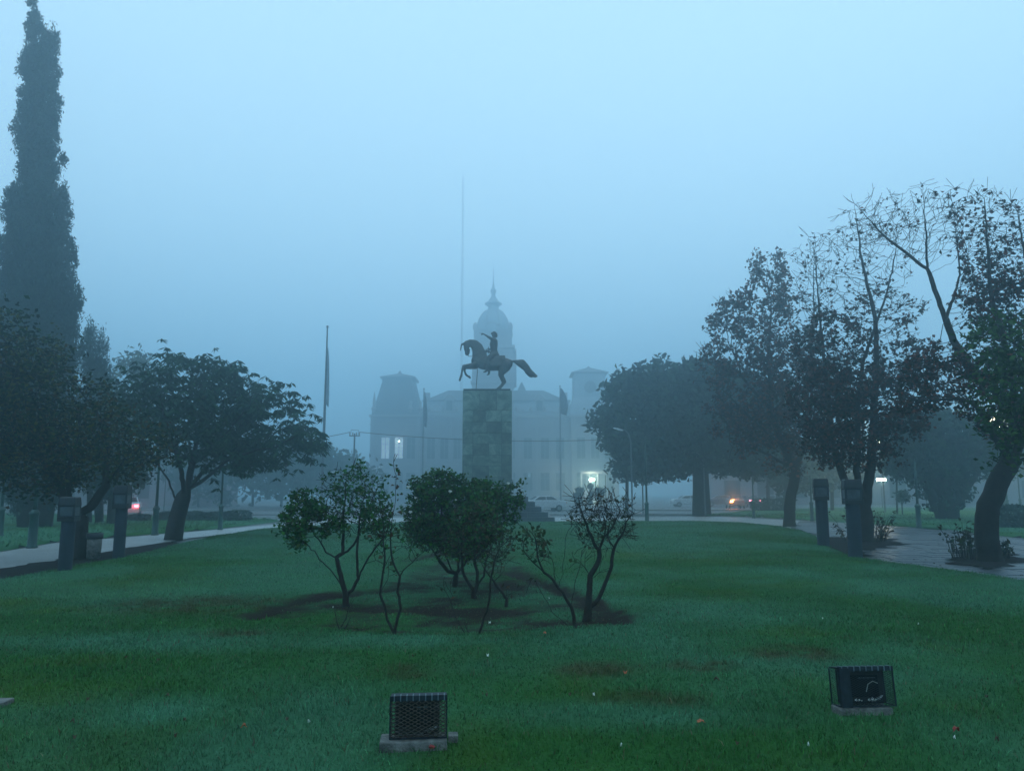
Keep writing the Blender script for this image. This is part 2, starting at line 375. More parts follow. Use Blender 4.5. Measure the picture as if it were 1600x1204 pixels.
def blades(name, N, y0, y1, pw, hgt, wid, seg, seed, spread=.74, lawn=LAWN, zf=lawn_h, fa=.01, fb=.01):
    r = np.random.RandomState(seed)
    u = r.rand(N); e = 1 - pw + 1            # density ~ y^-pw per area, wedge width ~ y
    Yc = (y0 ** e + u * (y1 ** e - y0 ** e)) ** (1 / e)
    Xc = (r.rand(N) * 2 - 1) * (Yc * spread + 1.2)
    d = sdist(Xc, Yc, lawn); so_ = soil_shade_amt(Xc, Yc)
    fade = np.clip((Yc - y0) / fa, 0, 1) * np.clip((y1 - Yc) / fb, 0, 1)
    k = (d > -.03) & (r.rand(N) < fade) & (r.rand(N) > so_ * .88) & (fbm(Xc, Yc, .18, 21) + .35 * r.rand(N) > .30)
    Xc, Yc, so_ = Xc[k], Yc[k], so_[k]; n = len(Xc)
    lush = fbm(Xc, Yc, 1.6, 14); tuft = fbm(Xc, Yc, .22, 17)
    h = hgt * (.45 + .75 * r.rand(n)) * (.6 + .8 * lush) * (.25 + 1.4 * tuft) * (1 - .45 * so_)
    tall = r.rand(n) < .025; h[tall] *= 1.9
    w_ = wid * (.6 + .8 * r.rand(n)) * np.maximum(1, Yc / y0) ** .9
    a = r.rand(n) * 2 * np.pi; ln = (r.rand(n) ** .7) * .85; la = r.rand(n) * 2 * np.pi
    base = np.stack([Xc, Yc, zf(Xc, Yc) - .004], -1)
    s = np.stack([np.cos(a), np.sin(a), 0 * a], -1) * w_[:, None] * .5
    l = np.stack([np.cos(la), np.sin(la), 0 * la], -1) * (ln * h)[:, None]
    up = np.stack([0 * h, 0 * h, h], -1)
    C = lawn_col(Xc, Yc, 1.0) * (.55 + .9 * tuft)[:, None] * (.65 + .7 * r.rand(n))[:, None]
    dead = r.rand(n) < (.05 + .3 * so_); C[dead] = np.array([.10, .085, .05]) * (.5 + r.rand(dead.sum()))[:, None]
    pale = r.rand(n) < .03; C[pale] = C[pale] * 1.8
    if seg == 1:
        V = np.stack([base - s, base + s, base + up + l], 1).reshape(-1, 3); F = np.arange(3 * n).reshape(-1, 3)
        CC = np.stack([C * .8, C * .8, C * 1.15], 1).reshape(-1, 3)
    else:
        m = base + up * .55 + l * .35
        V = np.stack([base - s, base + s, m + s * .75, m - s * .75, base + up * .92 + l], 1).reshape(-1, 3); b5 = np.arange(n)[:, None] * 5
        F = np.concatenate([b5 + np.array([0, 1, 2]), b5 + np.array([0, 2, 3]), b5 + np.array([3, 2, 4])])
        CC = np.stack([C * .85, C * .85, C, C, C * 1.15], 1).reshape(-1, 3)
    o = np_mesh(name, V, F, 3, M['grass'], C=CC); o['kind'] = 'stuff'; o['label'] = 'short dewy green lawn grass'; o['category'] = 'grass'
    return o
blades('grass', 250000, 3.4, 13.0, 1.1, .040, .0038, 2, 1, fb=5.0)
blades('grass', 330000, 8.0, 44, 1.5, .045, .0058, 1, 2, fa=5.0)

# dead leaves, clods and twigs lying in the rose bed
r_d = np.random.RandomState(77); nd_ = 5200
bp_ = np.array(BED); Xd = r_d.uniform(bp_[:, 0].min(), bp_[:, 0].max(), nd_); Yd = r_d.uniform(bp_[:, 1].min(), bp_[:, 1].max(), nd_)
kd = (sdist(Xd, Yd, BED) > 0) & (r_d.rand(nd_) < soil_shade_amt(Xd, Yd) + .12); Xd, Yd = Xd[kd], Yd[kd]; nd_ = len(Xd)
Dd = r_d.randn(nd_, 3); Dd[:, 2] *= .25; Dd /= np.linalg.norm(Dd, axis=1)[:, None]; Sd = np.cross(Dd, np.array([0, 0, 1.])) + r_d.randn(nd_, 3) * .2; Ld = (.008 + .018 * r_d.rand(nd_))[:, None]
Cd = np.stack([Xd, Yd, lawn_h(Xd, Yd) + .008], -1); pd_ = np.array([(.05, .03, .018), (.03, .02, .014), (.09, .06, .035), (.015, .012, .01)])[r_d.randint(0, 4, nd_)]
o = np_mesh('leaf_litter', np.stack([Cd - Dd * Ld, Cd + Sd * Ld * .5, Cd + Dd * Ld, Cd - Sd * Ld * .5 + [0, 0, .004]], 1).reshape(-1, 3), np.arange(4 * nd_).reshape(-1, 4), 4, M['leaf'], C=np.repeat(pd_, 4, 0)); o['kind'] = 'stuff'; o['label'] = 'dead leaves and clods lying in the rose bed'; o['category'] = 'leaf litter'

# path, verges, street edge
def sheet(name, pts, z, mat, th=.05, jag=0):
    if jag:
        q = []; rj = random.Random(len(pts))
        for i in range(len(pts)):
            a = Vector((pts[i][0], pts[i][1], 0)); b = Vector((pts[(i + 1) % len(pts)][0], pts[(i + 1) % len(pts)][1], 0)); m = max(1, int((b - a).length / .15)); nn = Vector((b.y - a.y, a.x - b.x, 0)).normalized()
            for k in range(m):
                c = a.lerp(b, k / m); q.append(tuple(c + nn * jag * (noise.noise(c * 1.3) * 1.4 + noise.noise(c * 5) * .7)))
        pts = q
    bm = bmesh.new(); vs = [bm.verts.new((p[0], p[1], z)) for p in pts]; f = bm.faces.new(vs)
    if f.normal.z < 0: f.normal_flip()
    bmesh.ops.triangulate(bm, faces=bm.faces[:])
    me = bpy.data.meshes.new(name); bm.to_mesh(me); bm.free(); me.materials.append(mat)
    o = bpy.data.objects.new(name, me); COL.objects.link(o); return struct(o)
outer = [(-400, 925), (0, 857), (90, 843), (250, 831), (340, 824), (440, 815), (560, 807), (700, 806), (860, 805.5), (1000, 805), (1100, 804.5), (1160, 806), (1250, 811), (1370, 818), (1430, 822.5), (1500, 828), (1600, 838), (2000, 885)]
inner_l = [(-400, 985), (0, 884), (90, 869), (200, 851), (300, 836), (400, 826), (560, 817), (860, 813.5), (1100, 812.5), (1220, 818)]
path_poly = g2(*[q for q in outer if q[0] <= 1250]) + [G(1235, 822).to_tuple()[:2]] + [p for p in reversed(g2(*inner_l))]
sheet('path', path_poly, -.09, M['path'])
# flagstone walk on the right, laid stone by stone
walk_poly = g2((1235, 822), (1250, 811), (1370, 818), (1430, 822.5), (1500, 828), (1600, 838), (1800, 862), (1900, 960), (1600, 930), (1400, 895), (1330, 880), (1280, 850))
bed_o = sheet('walk', walk_poly, -.095, M['joint'])
wp = [tuple(p) for p in walk_poly]; stones = []
r_ = random.Random(5); yv = 13.5
while yv < 44:
    rowh = .62 * (.8 + .4 * r_.random()) * (1 if yv < 24 else 1.7); xv = 4 + r_.random()
    while xv < 26:
        sw = rowh * (.8 + .9 * r_.random())
        cx, cy = xv + sw / 2, yv + rowh / 2
        if sdist(np.array([cx]), np.array([cy]), wp)[0] > .05 and cx < cy * .74 and sdist(np.array([cx]), np.array([cy]), LAWN)[0] < -.1:
            stones.append((xv, yv, sw, rowh))
        xv += sw
    yv += rowh
stones.sort(key=lambda s: s[1])
def stone_mesh(r):
    bm = bmesh.new(); g = .02
    pts = [(-.5, -.5), (.5, -.5), (.5, .5), (-.5, .5)]; lo = []; hi = []
    for x, y in pts:
        jx, jy = r.uniform(-.03, .03), r.uniform(-.03, .03)
        lo.append(bm.verts.new((x * .97 + jx, y * .97 + jy, 0))); hi.append(bm.verts.new((x * .94 + jx, y * .94 + jy, 1)))
    bm.faces.new(hi)
    for k in range(4): bm.faces.new((lo[k], lo[(k + 1) % 4], hi[(k + 1) % 4], hi[k]))
    me = bpy.data.meshes.new('paving_stone'); bm.to_mesh(me); bm.free(); me.materials.append(M['flag']); return me
sm_ = [stone_mesh(r_) for _ in range(6)]
for i, (x, y, sw, sh) in enumerate(stones[:290]):
    o = bpy.data.objects.new('paving_stone', sm_[i % 6]); COL.objects.link(o); o.parent = bed_o
    o.location = (x + sw / 2, y + sh / 2, -.094); o.scale = (sw, sh, .022 + r_.uniform(-.006, .006)); o.rotation_euler = (r_.uniform(-.004, .004), r_.uniform(-.004, .004), 0)
# bare soil under the trees at either side
sheet('soil', g2((-300, 975), (0, 883), (90, 869), (200, 852), (270, 842), (290, 848), (230, 864), (120, 888), (0, 910), (-300, 990)), -.066, M['soil'], jag=.2)
sheet('soil', g2((1276, 838), (1300, 836), (1400, 838), (1405, 848), (1350, 858), (1352, 874), (1325, 872), (1292, 858)), -.06, M['soil'], jag=.35)
sheet('soil', g2((1490, 858), (1540, 850), (1590, 860), (1600, 876), (1540, 884), (1490, 878)), -.058, M['soil'], jag=.3)

# far lawns beyond the path, with their own tufts
def far_lawn(poly, seed):
    pts = g2(*poly); P2 = np.array(pts); lo = P2.min(0); hi = P2.max(0); c = .5
    xs = np.arange(lo[0] - c, hi[0] + c, c); ys = np.arange(lo[1] - c, hi[1] + c, c); X, Y = np.meshgrid(xs, ys); D = sdist(X, Y, pts)
    keep = D > -c; gx = np.gradient(D, c, axis=1); gy = np.gradient(D, c, axis=0); rim = (D < 0) & keep
    X = np.where(rim, X - gx * D, X); Y = np.where(rim, Y - gy * D, Y)
    idx = -np.ones(X.shape, int); idx[keep] = np.arange(keep.sum())
    z = .03 * fbm(X[keep], Y[keep], 4, seed) - .03; z[rim[keep]] = -.11
    V = np.stack([X[keep], Y[keep], z], -1)
    q = np.stack([idx[:-1, :-1], idx[:-1, 1:], idx[1:, 1:], idx[1:, :-1]], -1).reshape(-1, 4); q = q[(q >= 0).all(1)]
    C = lawn_col(V[:, 0], V[:, 1], .9)
    struct(np_mesh('lawn', V, q, 4, M['lawn'], C=C, smooth=True))
    r = np.random.RandomState(seed); n = 26000
    Xc = lo[0] + r.rand(n) * (hi[0] - lo[0]); Yc = lo[1] + r.rand(n) * (hi[1] - lo[1]); k = (sdist(Xc, Yc, pts) > .05) & (Yc < 62); Xc, Yc = Xc[k], Yc[k]; n = len(Xc)
    base = np.stack([Xc, Yc, 0 * Xc - .02], -1); a = r.rand(n) * 6.28; s = np.stack([np.cos(a), np.sin(a), 0 * a], -1) * .03
    t = base + np.stack([r.randn(n) * .03, r.randn(n) * .03, .05 + .06 * r.rand(n)], -1); C = lawn_col(Xc, Yc) * (.7 + .6 * r.rand(n))[:, None]
    o = np_mesh('grass', np.stack([base - s, base + s, t], 1).reshape(-1, 3), np.arange(3 * n).reshape(-1, 3), 3, M['grass'], C=np.repeat(C, 3, 0)); o['kind'] = 'stuff'
far_lawn([(-300, 905), (0, 855), (90, 841), (250, 829), (340, 822), (415, 814), (440, 811), (400, 808), (180, 804), (0, 800), (-300, 806)], 31)
far_lawn([(1090, 803), (1160, 804), (1250, 809), (1370, 816), (1430, 820.5), (1500, 826), (1600, 836), (1900, 868), (1900, 800), (1600, 793), (1300, 792), (1180, 796), (1130, 800)], 32)
k1 = MB()
for a, b, yy in ((-30, 30, 60.5), (-60, 60, 76.0)):
    k1 = MB().box((a, yy, -.13), (b, yy + .18, -.01)); struct(k1.build('kerb', M['kerb']))
# ------------------------------------------------------------------ vegetation
def grow(roots, att, step, infl, kill, up=.12, jit=.18, maxn=9000, iters=160, seed=1, att_w=None):
    """space colonisation; roots: list of polylines (world), each begins at the base or on an earlier polyline"""
    r = np.random.RandomState(seed); pos = []; par = []
    for pl in roots:
        pl = [np.array(p, float) for p in pl]
        if not pos: pos.append(pl[0]); par.append(-1); cur = 0
        else:
            A = np.array(pos); cur = int(np.argmin(((A - pl[0]) ** 2).sum(1)))
            if np.linalg.norm(A[cur] - pl[0]) > step * 2.2 and len(A) > 0:
                pos.append(pl[0]); par.append(cur); cur = len(pos) - 1
        for a, b in zip(pl[:-1], pl[1:]):
            n = max(1, int(np.linalg.norm(b - a) / step + .5)); off = r.randn(3) * step * .12
            for k in range(1, n + 1):
                t = k / n; p = a + (b - a) * t + off * math.sin(t * math.pi) + (r.randn(3) * step * .05 if k < n else 0)
                pos.append(p); par.append(cur); cur = len(pos) - 1
    pos = [np.array(p) for p in pos]; nroot = len(pos)
    att = np.array(att); N0 = np.array(pos)
    D = np.sqrt(((att[:, None] - N0[None]) ** 2).sum(-1)); near = D.argmin(1); nd = D.min(1)
    alive = nd > kill; att = att[alive]; near = near[alive]; nd = nd[alive]
    for it in range(iters):
        if len(att) == 0 or len(pos) > maxn: break
        a = nd < infl
        if not a.any():
            infl *= 1.5; continue
        ids = near[a]; A = np.array([pos[i] for i in ids]); d = att[a] - A; d /= np.linalg.norm(d, axis=1)[:, None] + 1e-9
        u, inv = np.unique(ids, return_inverse=True); acc = np.zeros((len(u), 3)); np.add.at(acc, inv, d)
        acc /= np.linalg.norm(acc, axis=1)[:, None] + 1e-9
        acc += r.randn(*acc.shape) * jit; acc[:, 2] += up; acc /= np.linalg.norm(acc, axis=1)[:, None] + 1e-9
        new = np.array([pos[i] for i in u]) + acc * step; base = len(pos)
        for i, p in zip(u, new): pos.append(p); par.append(int(i))
        for c0 in range(0, len(att), 4000):
            Dn = np.sqrt(((att[c0:c0 + 4000, None] - new[None]) ** 2).sum(-1)); j = Dn.argmin(1); m = Dn[np.arange(len(j)), j]
            b = m < nd[c0:c0 + 4000]; near[c0:c0 + 4000][b] = base + j[b]; nd[c0:c0 + 4000][b] = m[b]
        al = nd > kill; att = att[al]; near = near[al]; nd = nd[al]
    return np.array(pos), np.array(par)

def spurs(pos, par, tips, L, k, seed, up=.3, seg=2):
    """short fine twigs added at the thin ends"""
    r = np.random.RandomState(seed); P_ = list(pos); Q = list(par); out = []
    for i in tips:
        p0 = pos[i]; d0 = pos[i] - pos[par[i]] if par[i] >= 0 else np.array([0, 0, 1.]); d0 = d0 / (np.linalg.norm(d0) + 1e-9)
        for _ in range(k):
            d = d0 * .7 + r.randn(3) * .55; d[2] += up; d /= np.linalg.norm(d); cur = i; p = p0
            for s in range(seg):
                p = p + d * L * (.6 + .6 * r.rand()) / seg; d = d + r.randn(3) * .25; d /= np.linalg.norm(d)
                P_.append(p); Q.append(cur); cur = len(P_) - 1
            out.append(cur)
    return np.array(P_), np.array(Q), out

def wood(name, pos, par, r_tip, r_base, mat, parent, rmin_sides=(.05, .012), flare=None, taper=.62):
    n = len(pos); cnt = np.zeros(n); kids = [[] for _ in range(n)]
    for i in range(n - 1, 0, -1):
        if par[i] >= 0: kids[par[i]].append(i)
    order = range(n - 1, -1, -1)
    for i in order:
        if not kids[i]: cnt[i] = 1
        if par[i] >= 0: cnt[par[i]] += cnt[i]
    cnt = np.maximum(cnt, 1); ex = math.log(max(cnt[0], 2)) / math.log(r_base / r_tip)
    rad = r_tip * cnt ** (1 / ex)
    zz = np.clip((pos[:, 2] - pos[0, 2]) / max(pos[:, 2].max() - pos[0, 2], .1), 0, 1); rad = np.maximum(rad * (1 - taper * zz), r_tip)
    if flare is not None:
        z = pos[:, 2] - pos[0, 2]; k_ = rad > r_base * .5; rad = np.where(k_, rad * (1 + flare * np.exp(-np.maximum(z, 0) / (r_base * 1.2))), rad)
    V = []; F3 = []; F = []
    stack = [(0, -1)]
    while stack:
        i, p = stack.pop(); chain = [] if p < 0 else [p]; cur = i
        while True:
            chain.append(cur)
            if not kids[cur]: break
            ks = sorted(kids[cur], key=lambda q: -cnt[q])
            for q in ks[1:]: stack.append((q, cur))
            cur = ks[0]
        if len(chain) < 2: continue
        R = rad[chain].copy()
        if p >= 0: R[0] = R[1]
        mx = R.max(); ns = 9 if mx > rmin_sides[0] else (5 if mx > rmin_sides[1] else 3)
        C_ = pos[chain]; T = np.gradient(C_, axis=0); T /= np.linalg.norm(T, axis=1)[:, None] + 1e-9
        ref = np.array([.31, .95, .02]); A = np.cross(T, ref); A /= np.linalg.norm(A, axis=1)[:, None] + 1e-9; B = np.cross(T, A)
        an = np.arange(ns) * 2 * np.pi / ns
        wob = 1 + (.12 * np.sin(an * 3 + C_[0, 2]) if ns == 9 else 0)
        ring = C_[:, None] + (A[:, None] * np.cos(an)[None, :, None] + B[:, None] * np.sin(an)[None, :, None]) * (R[:, None] * wob)[..., None] if ns == 9 else C_[:, None] + (A[:, None] * np.cos(an)[None, :, None] + B[:, None] * np.sin(an)[None, :, None]) * R[:, None, None]
        b0 = sum(len(v) for v in V) if not V else tot
        V.append(ring.reshape(-1, 3)); tot = b0 + ring.shape[0] * ns
        m = ring.shape[0]; I = np.arange(m - 1)[:, None] * ns; K = np.arange(ns)[None]
        f = np.stack([b0 + I + K, b0 + I + (K + 1) % ns, b0 + I + ns + (K + 1) % ns, b0 + I + ns + K], -1).reshape(-1, 4); F.append(f)
    o = np_mesh(name, np.concatenate(V), np.concatenate(F), 4, mat, parent, smooth=True)
    return o, rad, cnt, kids

def leaf_quads(C_, D_, L, W, pal, seed, fold=.25):
    """rhombic leaves at centres C_ along directions D_"""
    r = np.random.RandomState(seed); n = len(C_); D_ = D_ / (np.linalg.norm(D_, axis=1)[:, None] + 1e-9)
    q = r.randn(n, 3); S_ = np.cross(D_, q); S_ /= np.linalg.norm(S_, axis=1)[:, None] + 1e-9; N_ = np.cross(D_, S_)
    l = (L * (.65 + .7 * r.rand(n)))[:, None]; w_ = (W * (.65 + .7 * r.rand(n)))[:, None]
    V = np.stack([C_ - D_ * l * .5, C_ + S_ * w_ * .5 + N_ * w_ * fold, C_ + D_ * l * .5 , C_ - S_ * w_ * .5 + N_ * w_ * fold], 1).reshape(-1, 3)
    F = np.arange(4 * n).reshape(-1, 4)
    pal = np.array(pal); c = pal[r.randint(0, len(pal), n)] * (.6 + .8 * r.rand(n))[:, None]
    return V, F, np.repeat(c, 4, 0)

def ell3(es, Y):
    """ellipsoids given by their place in the photo: (px, py, rx_px, rz_px, density, depth offset, depth ratio)"""
    out = []
    for e in es:
        px, py, rx, rz, dn = e[:5]; dy = e[5] if len(e) > 5 else 0; ry = e[6] if len(e) > 6 else .9
        c = P(px, py, Y + dy); k = (Y + dy) / FPX
        out.append((np.array(c), np.array([rx * k, rx * k * ry, rz * k]), dn))
    return out
def fill(E_, n, seed, shell=.45):
    r = np.random.RandomState(seed); vol = np.array([np.prod(e[1]) ** .75 for e in E_]); vol /= vol.sum(); A = []
    for (c, R, dn), v in zip(E_, vol):
        m = max(8, int(n * v)); d = r.randn(m, 3); d /= np.linalg.norm(d, axis=1)[:, None]
        A.append(c + d * R * (r.rand(m) ** shell)[:, None])
    return np.concatenate(A)
def dens_at(X, E_):
    d = np.zeros(len(X))
    for c, R, dn in E_:
        k = (((X - c) / (R * 1.12)) ** 2).sum(1) < 1; d = np.where(k, np.maximum(d, dn), d)
    return d

def tree(name, label, cat, base, Y, stems, es, n_att, step, r_tip, r_base, leaf, seed, bark='bark', pal=None, leafk=6, leafL=.1, leafW=.06, spread=.25, droop=.3,
         spur=None, group=None, infl=None, kill=None, up=.12, shell=.45, flare=.25, leaf_nodes=3, clump=.55, jit=.18, cnoise=1.2, style='leaf', zbase=None, maxn=14000):
    if zbase is None: zbase = -.1
    b = G(*base); Y = b.y if Y is None else Y
    root = thing(name, label, cat, (b.x, Y, zbase), 0, group)
    rr = random.Random(seed); lines = []
    for st in stems:
        dy = 0; pts = []
        for k, s in enumerate(st):
            yy = s[2] if len(s) > 2 else 0
            pts.append(np.array(P(s[0], s[1], Y + yy)))
        lines.append(pts)
    lines[0][0][2] = zbase - .05
    E_ = ell3(es, Y); att = fill(E_, n_att, seed, shell)
    pos, par = grow(lines, att, step, infl or step * 9, kill or step * 1.6, up, jit, seed=seed, maxn=maxn)
    nk = np.zeros(len(pos), int); np.add.at(nk, par[par >= 0], 1)
    tips = list(np.where(nk == 0)[0])
    if spur:
        pos, par, more = spurs(pos, par, tips if spur[2] else [i for i in range(len(pos)) if nk[i] <= 1 and i > len(lines[0]) and rr.random() < .5], spur[0], spur[1], seed + 5)
    o, rad, cnt, kids = wood('trunk', pos, par, r_tip, r_base, M[bark], None, flare=flare); rel(o, root)
    if leaf:
        r = np.random.RandomState(seed + 9)
        cand = np.where(cnt <= leaf_nodes)[0]; cand = cand[cand > 3]
        X = pos[cand]; dn = dens_at(X, E_)
        nz = np.array([noise.noise(Vector(x) * (1 / cnoise)) for x in X]); dn = dn * np.clip(1 + clump * nz * 3, 0, 2.2)
        k = r.poisson(np.clip(dn, 0, 3) * leafk); I = np.repeat(np.arange(len(X)), k)
        C_ = X[I] + r.randn(len(I), 3) * spread * np.array([1, 1, .7]); D_ = r.randn(len(I), 3); D_[:, 2] = D_[:, 2] * .5 - droop
        if style == 'frond':
            k = r.poisson(np.clip(dn, 0, 3) * leafk / 7); I = np.repeat(np.arange(len(X)), k); c0 = X[I] + r.randn(len(I), 3) * spread
            J = np.repeat(np.arange(len(c0)), 7); a = r.rand(len(J)) * 6.283; D_ = np.stack([np.cos(a), np.sin(a), -.35 - .7 * r.rand(len(J))], -1); Dn = D_ / np.linalg.norm(D_, axis=1)[:, None]
            C_ = c0[J] + Dn * leafL * .5
        V, F, c = leaf_quads(C_, D_, leafL, leafW, pal, seed + 3)
        lo = np_mesh('crown', V, F, 4, M['leaf'], C=c); rel(lo, root)
        tree.count += len(F) * 2
    tree.count += len(o.data.polygons) * 2
    return root
tree.count = 0

GREEN_D = [(.020, .050, .022), (.026, .060, .022), (.016, .040, .022)]
OLIVE = [(.022, .055, .012), (.075, .080, .012), (.012, .030, .012), (.010, .024, .010), (.070, .044, .008)]
TEAL = [(.014, .044, .024), (.020, .056, .024), (.011, .036, .022)]
BROWN = [(.120, .036, .022), (.085, .026, .018), (.170, .048, .022), (.034, .018, .014), (.03, .030, .012)]
BRGR = [(.040, .024, .012), (.016, .028, .010), (.070, .028, .014), (.018, .018, .010)]

# left: dark tree with yellowing leaves over the bin
tree('broadleaf_tree', 'dark autumn tree with forked trunk beside the round litter bin', 'tree', (122, 867), None,
     [[(122, 867), (121, 835), (124, 812), (128, 800)], [(124, 812), (108, 790), (98, 768), (70, 720, .5), (40, 680, .6)], [(128, 800), (147, 785), (166, 758), (195, 715, -.5), (225, 690, -.6)], [(108, 790), (105, 740, -.6), (120, 690, -.6)], [(166, 758), (170, 700, .8), (150, 640, 1)]],
     [(105, 655, 105, 80, 1.0), (225, 695, 50, 52, 1.0), (60, 700, 110, 85, 1.0), (40, 600, 80, 85, 1.0), (170, 718, 70, 48, 1.0), (150, 640, 40, 40, .8)],
     1900, .22, .006, .27, True, 3, pal=OLIVE, leafk=17, leafL=.13, leafW=.075, spread=.2, clump=.35, leaf_nodes=4)
tree('broadleaf_tree', 'big dark tree mass cut by the frame, in front of the tall cypress', 'tree', (-70, 872), None,
     [[(-70, 872), (-66, 800), (-60, 740)], [(-60, 740), (-90, 680), (-100, 600)], [(-66, 760), (-20, 700), (20, 620), (30, 560)]],
     [(-40, 600, 125, 95, 1.0), (10, 530, 60, 55, 1.0), (30, 640, 75, 80, 1.0), (-100, 540, 110, 110, .9), (-60, 700, 110, 70, 1.0), (70, 560, 48, 42, 1.0)],
     1700, .24, .006, .28, True, 4, pal=OLIVE[:4], leafk=17, leafL=.14, leafW=.08, spread=.22, clump=.3, leaf_nodes=4)
# left: wide feathery tree leaning over the path
tree('spreading_tree', 'wide feathery umbrella shaped tree leaning over the pale path', 'tree', (272, 839), None,
     [[(272, 839), (279, 805), (288, 775), (292, 765)], [(292, 765), (320, 748), (345, 727, -.6), (370, 713, -.8), (400, 703, -1), (445, 690, -1)], [(288, 775), (310, 745, .8), (340, 715, 1), (375, 680, 1.2), (420, 640, 1.2)],
      [(292, 765), (302, 710), (315, 650, .3), (335, 590, .5)], [(288, 775), (284, 740, -.8), (270, 690, -1.2), (250, 620, -1)], [(281, 790), (266, 760, .4), (256, 740, .8), (225, 690, 1)], [(345, 727), (390, 722, -1.8), (430, 715, -2.2)], [(315, 720), (350, 680, -1.2), (390, 630, -1.5)]],
     [(285, 595, 88, 48, 1.0), (350, 612, 72, 48, 1.0), (405, 645, 70, 48, 1.0), (445, 685, 62, 44, 1.0), (240, 640, 66, 48, .8), (490, 690, 28, 30, 1.0), (350, 690, 110, 38, .75), (195, 620, 45, 30, .5), (380, 728, 70, 12, .6), (310, 655, 110, 40, .7)],
     3400, .24, .006, .31, True, 5, pal=[(.020, .062, .034), (.030, .080, .036), (.015, .048, .030)], leafk=24, leafL=.30, leafW=.07, spread=.22, clump=.4, leaf_nodes=3, style='frond', flare=.03, shell=.7, jit=.24)
# pale tree far behind it
# right: row of autumn lindens
tree('linden_tree', 'autumn tree with rusty leaves and slim straight trunk, nearest the monument', 'tree', (1233, 817), 40,
     [[(1233, 817), (1234, 785), (1240, 752), (1243, 735)], [(1243, 735), (1225, 700), (1205, 640), (1200, 560), (1205, 470)], [(1243, 735), (1258, 690, .6), (1262, 600, .8), (1272, 480, .8), (1272, 400, .8)], [(1225, 700), (1180, 660, -1), (1130, 610, -1.4)], [(1236, 730), (1190, 705, 1), (1140, 690, 1)], [(1205, 640), (1160, 590, 1), (1140, 540, 1.2)]],
     [(1200, 460, 42, 72, 1.0), (1150, 520, 42, 62, .9), (1215, 570, 75, 80, .8), (1130, 580, 42, 45, .9), (1210, 660, 90, 62, .75), (1268, 440, 34, 82, .10), (1275, 620, 55, 85, .6), (1130, 640, 26, 40, .7), (1230, 735, 30, 18, .4)],
     3600, .30, .011, .27, True, 6, up=.3, pal=BROWN, leafk=6, leafL=.20, leafW=.16, spread=.14, clump=.75, leaf_nodes=3, spur=(.8, 3, True), cnoise=1.0, shell=.55)
tree('linden_tree', 'tall autumn tree bare at the top, rising behind the concrete bollard with the planting', 'tree', (1347, 843), None,
     [[(1347, 843), (1350, 800), (1352, 782)], [(1352, 782), (1358, 745), (1362, 690), (1368, 600), (1368, 500), (1345, 400), (1335, 320)], [(1350, 800), (1332, 780, .3), (1316, 740, .6), (1300, 690, .8), (1292, 600, 1), (1280, 480, 1), (1272, 390, 1)], [(1352, 782), (1338, 735, -.4), (1340, 650, -.8), (1350, 560, -1), (1385, 460, -1), (1400, 390, -1)], [(1362, 690), (1395, 640, .5), (1430, 590, .8)], [(1300, 690), (1260, 650, -.4), (1240, 620, -.5)]],
     [(1375, 400, 56, 95, .03), (1335, 390, 40, 72, .03), (1285, 450, 42, 90, .05), (1380, 500, 60, 60, .16), (1300, 560, 62, 70, .5), (1320, 640, 90, 66, .85), (1410, 590, 55, 56, .65), (1395, 650, 55, 42, .8), (1330, 705, 75, 36, .7)],
     5200, .20, .0075, .26, True, 7, up=.38, pal=BROWN[:1] + BRGR, leafk=6, leafL=.14, leafW=.11, spread=.09, clump=.7, leaf_nodes=3, spur=(.45, 3, True), shell=.55, cnoise=.8)
tree('linden_tree', 'thick leaning trunk at the right with a bare twiggy top', 'tree', (1545, 872), None,
     [[(1545, 872), (1540, 830), (1542, 790), (1556, 758), (1576, 722), (1588, 685), (1592, 650)], [(1592, 650), (1555, 610, .3), (1508, 565, .5), (1478, 500, .5), (1449, 420, .5), (1442, 300, .5)], [(1449, 420), (1420, 398, .2), (1391, 377, 0), (1360, 345, -.2), (1335, 318, -.3)], [(1592, 650), (1575, 560, -.4), (1553, 480, -.5), (1545, 400, -.5), (1538, 310, -.5)], [(1592, 650), (1618, 560, 0), (1612, 450, 0), (1590, 330, 0)], [(1576, 722), (1530, 640, -.7), (1500, 622, -1), (1440, 628, -1.2), (1390, 645, -1.2)], [(1478, 500), (1500, 430, 1), (1490, 330, 1.2)]],
     [(1440, 350, 52, 66, .02), (1385, 350, 50, 48, .02), (1500, 340, 56, 54, .04), (1545, 380, 60, 80, .10), (1600, 390, 55, 92, .14), (1530, 430, 36, 34, .4), (1550, 470, 62, 60, .4), (1600, 500, 60, 60, .6), (1470, 580, 60, 48, .6), (1440, 630, 46, 26, .9), (1540, 590, 60, 60, .6), (1570, 650, 60, 50, .7)],
     5200, .145, .0055, .27, True, 8, flare=.08, up=.38, pal=BROWN + BRGR, leafk=6, leafL=.115, leafW=.085, spread=.07, clump=.8, leaf_nodes=3, spur=(.36, 3, True), shell=.55, cnoise=.6)
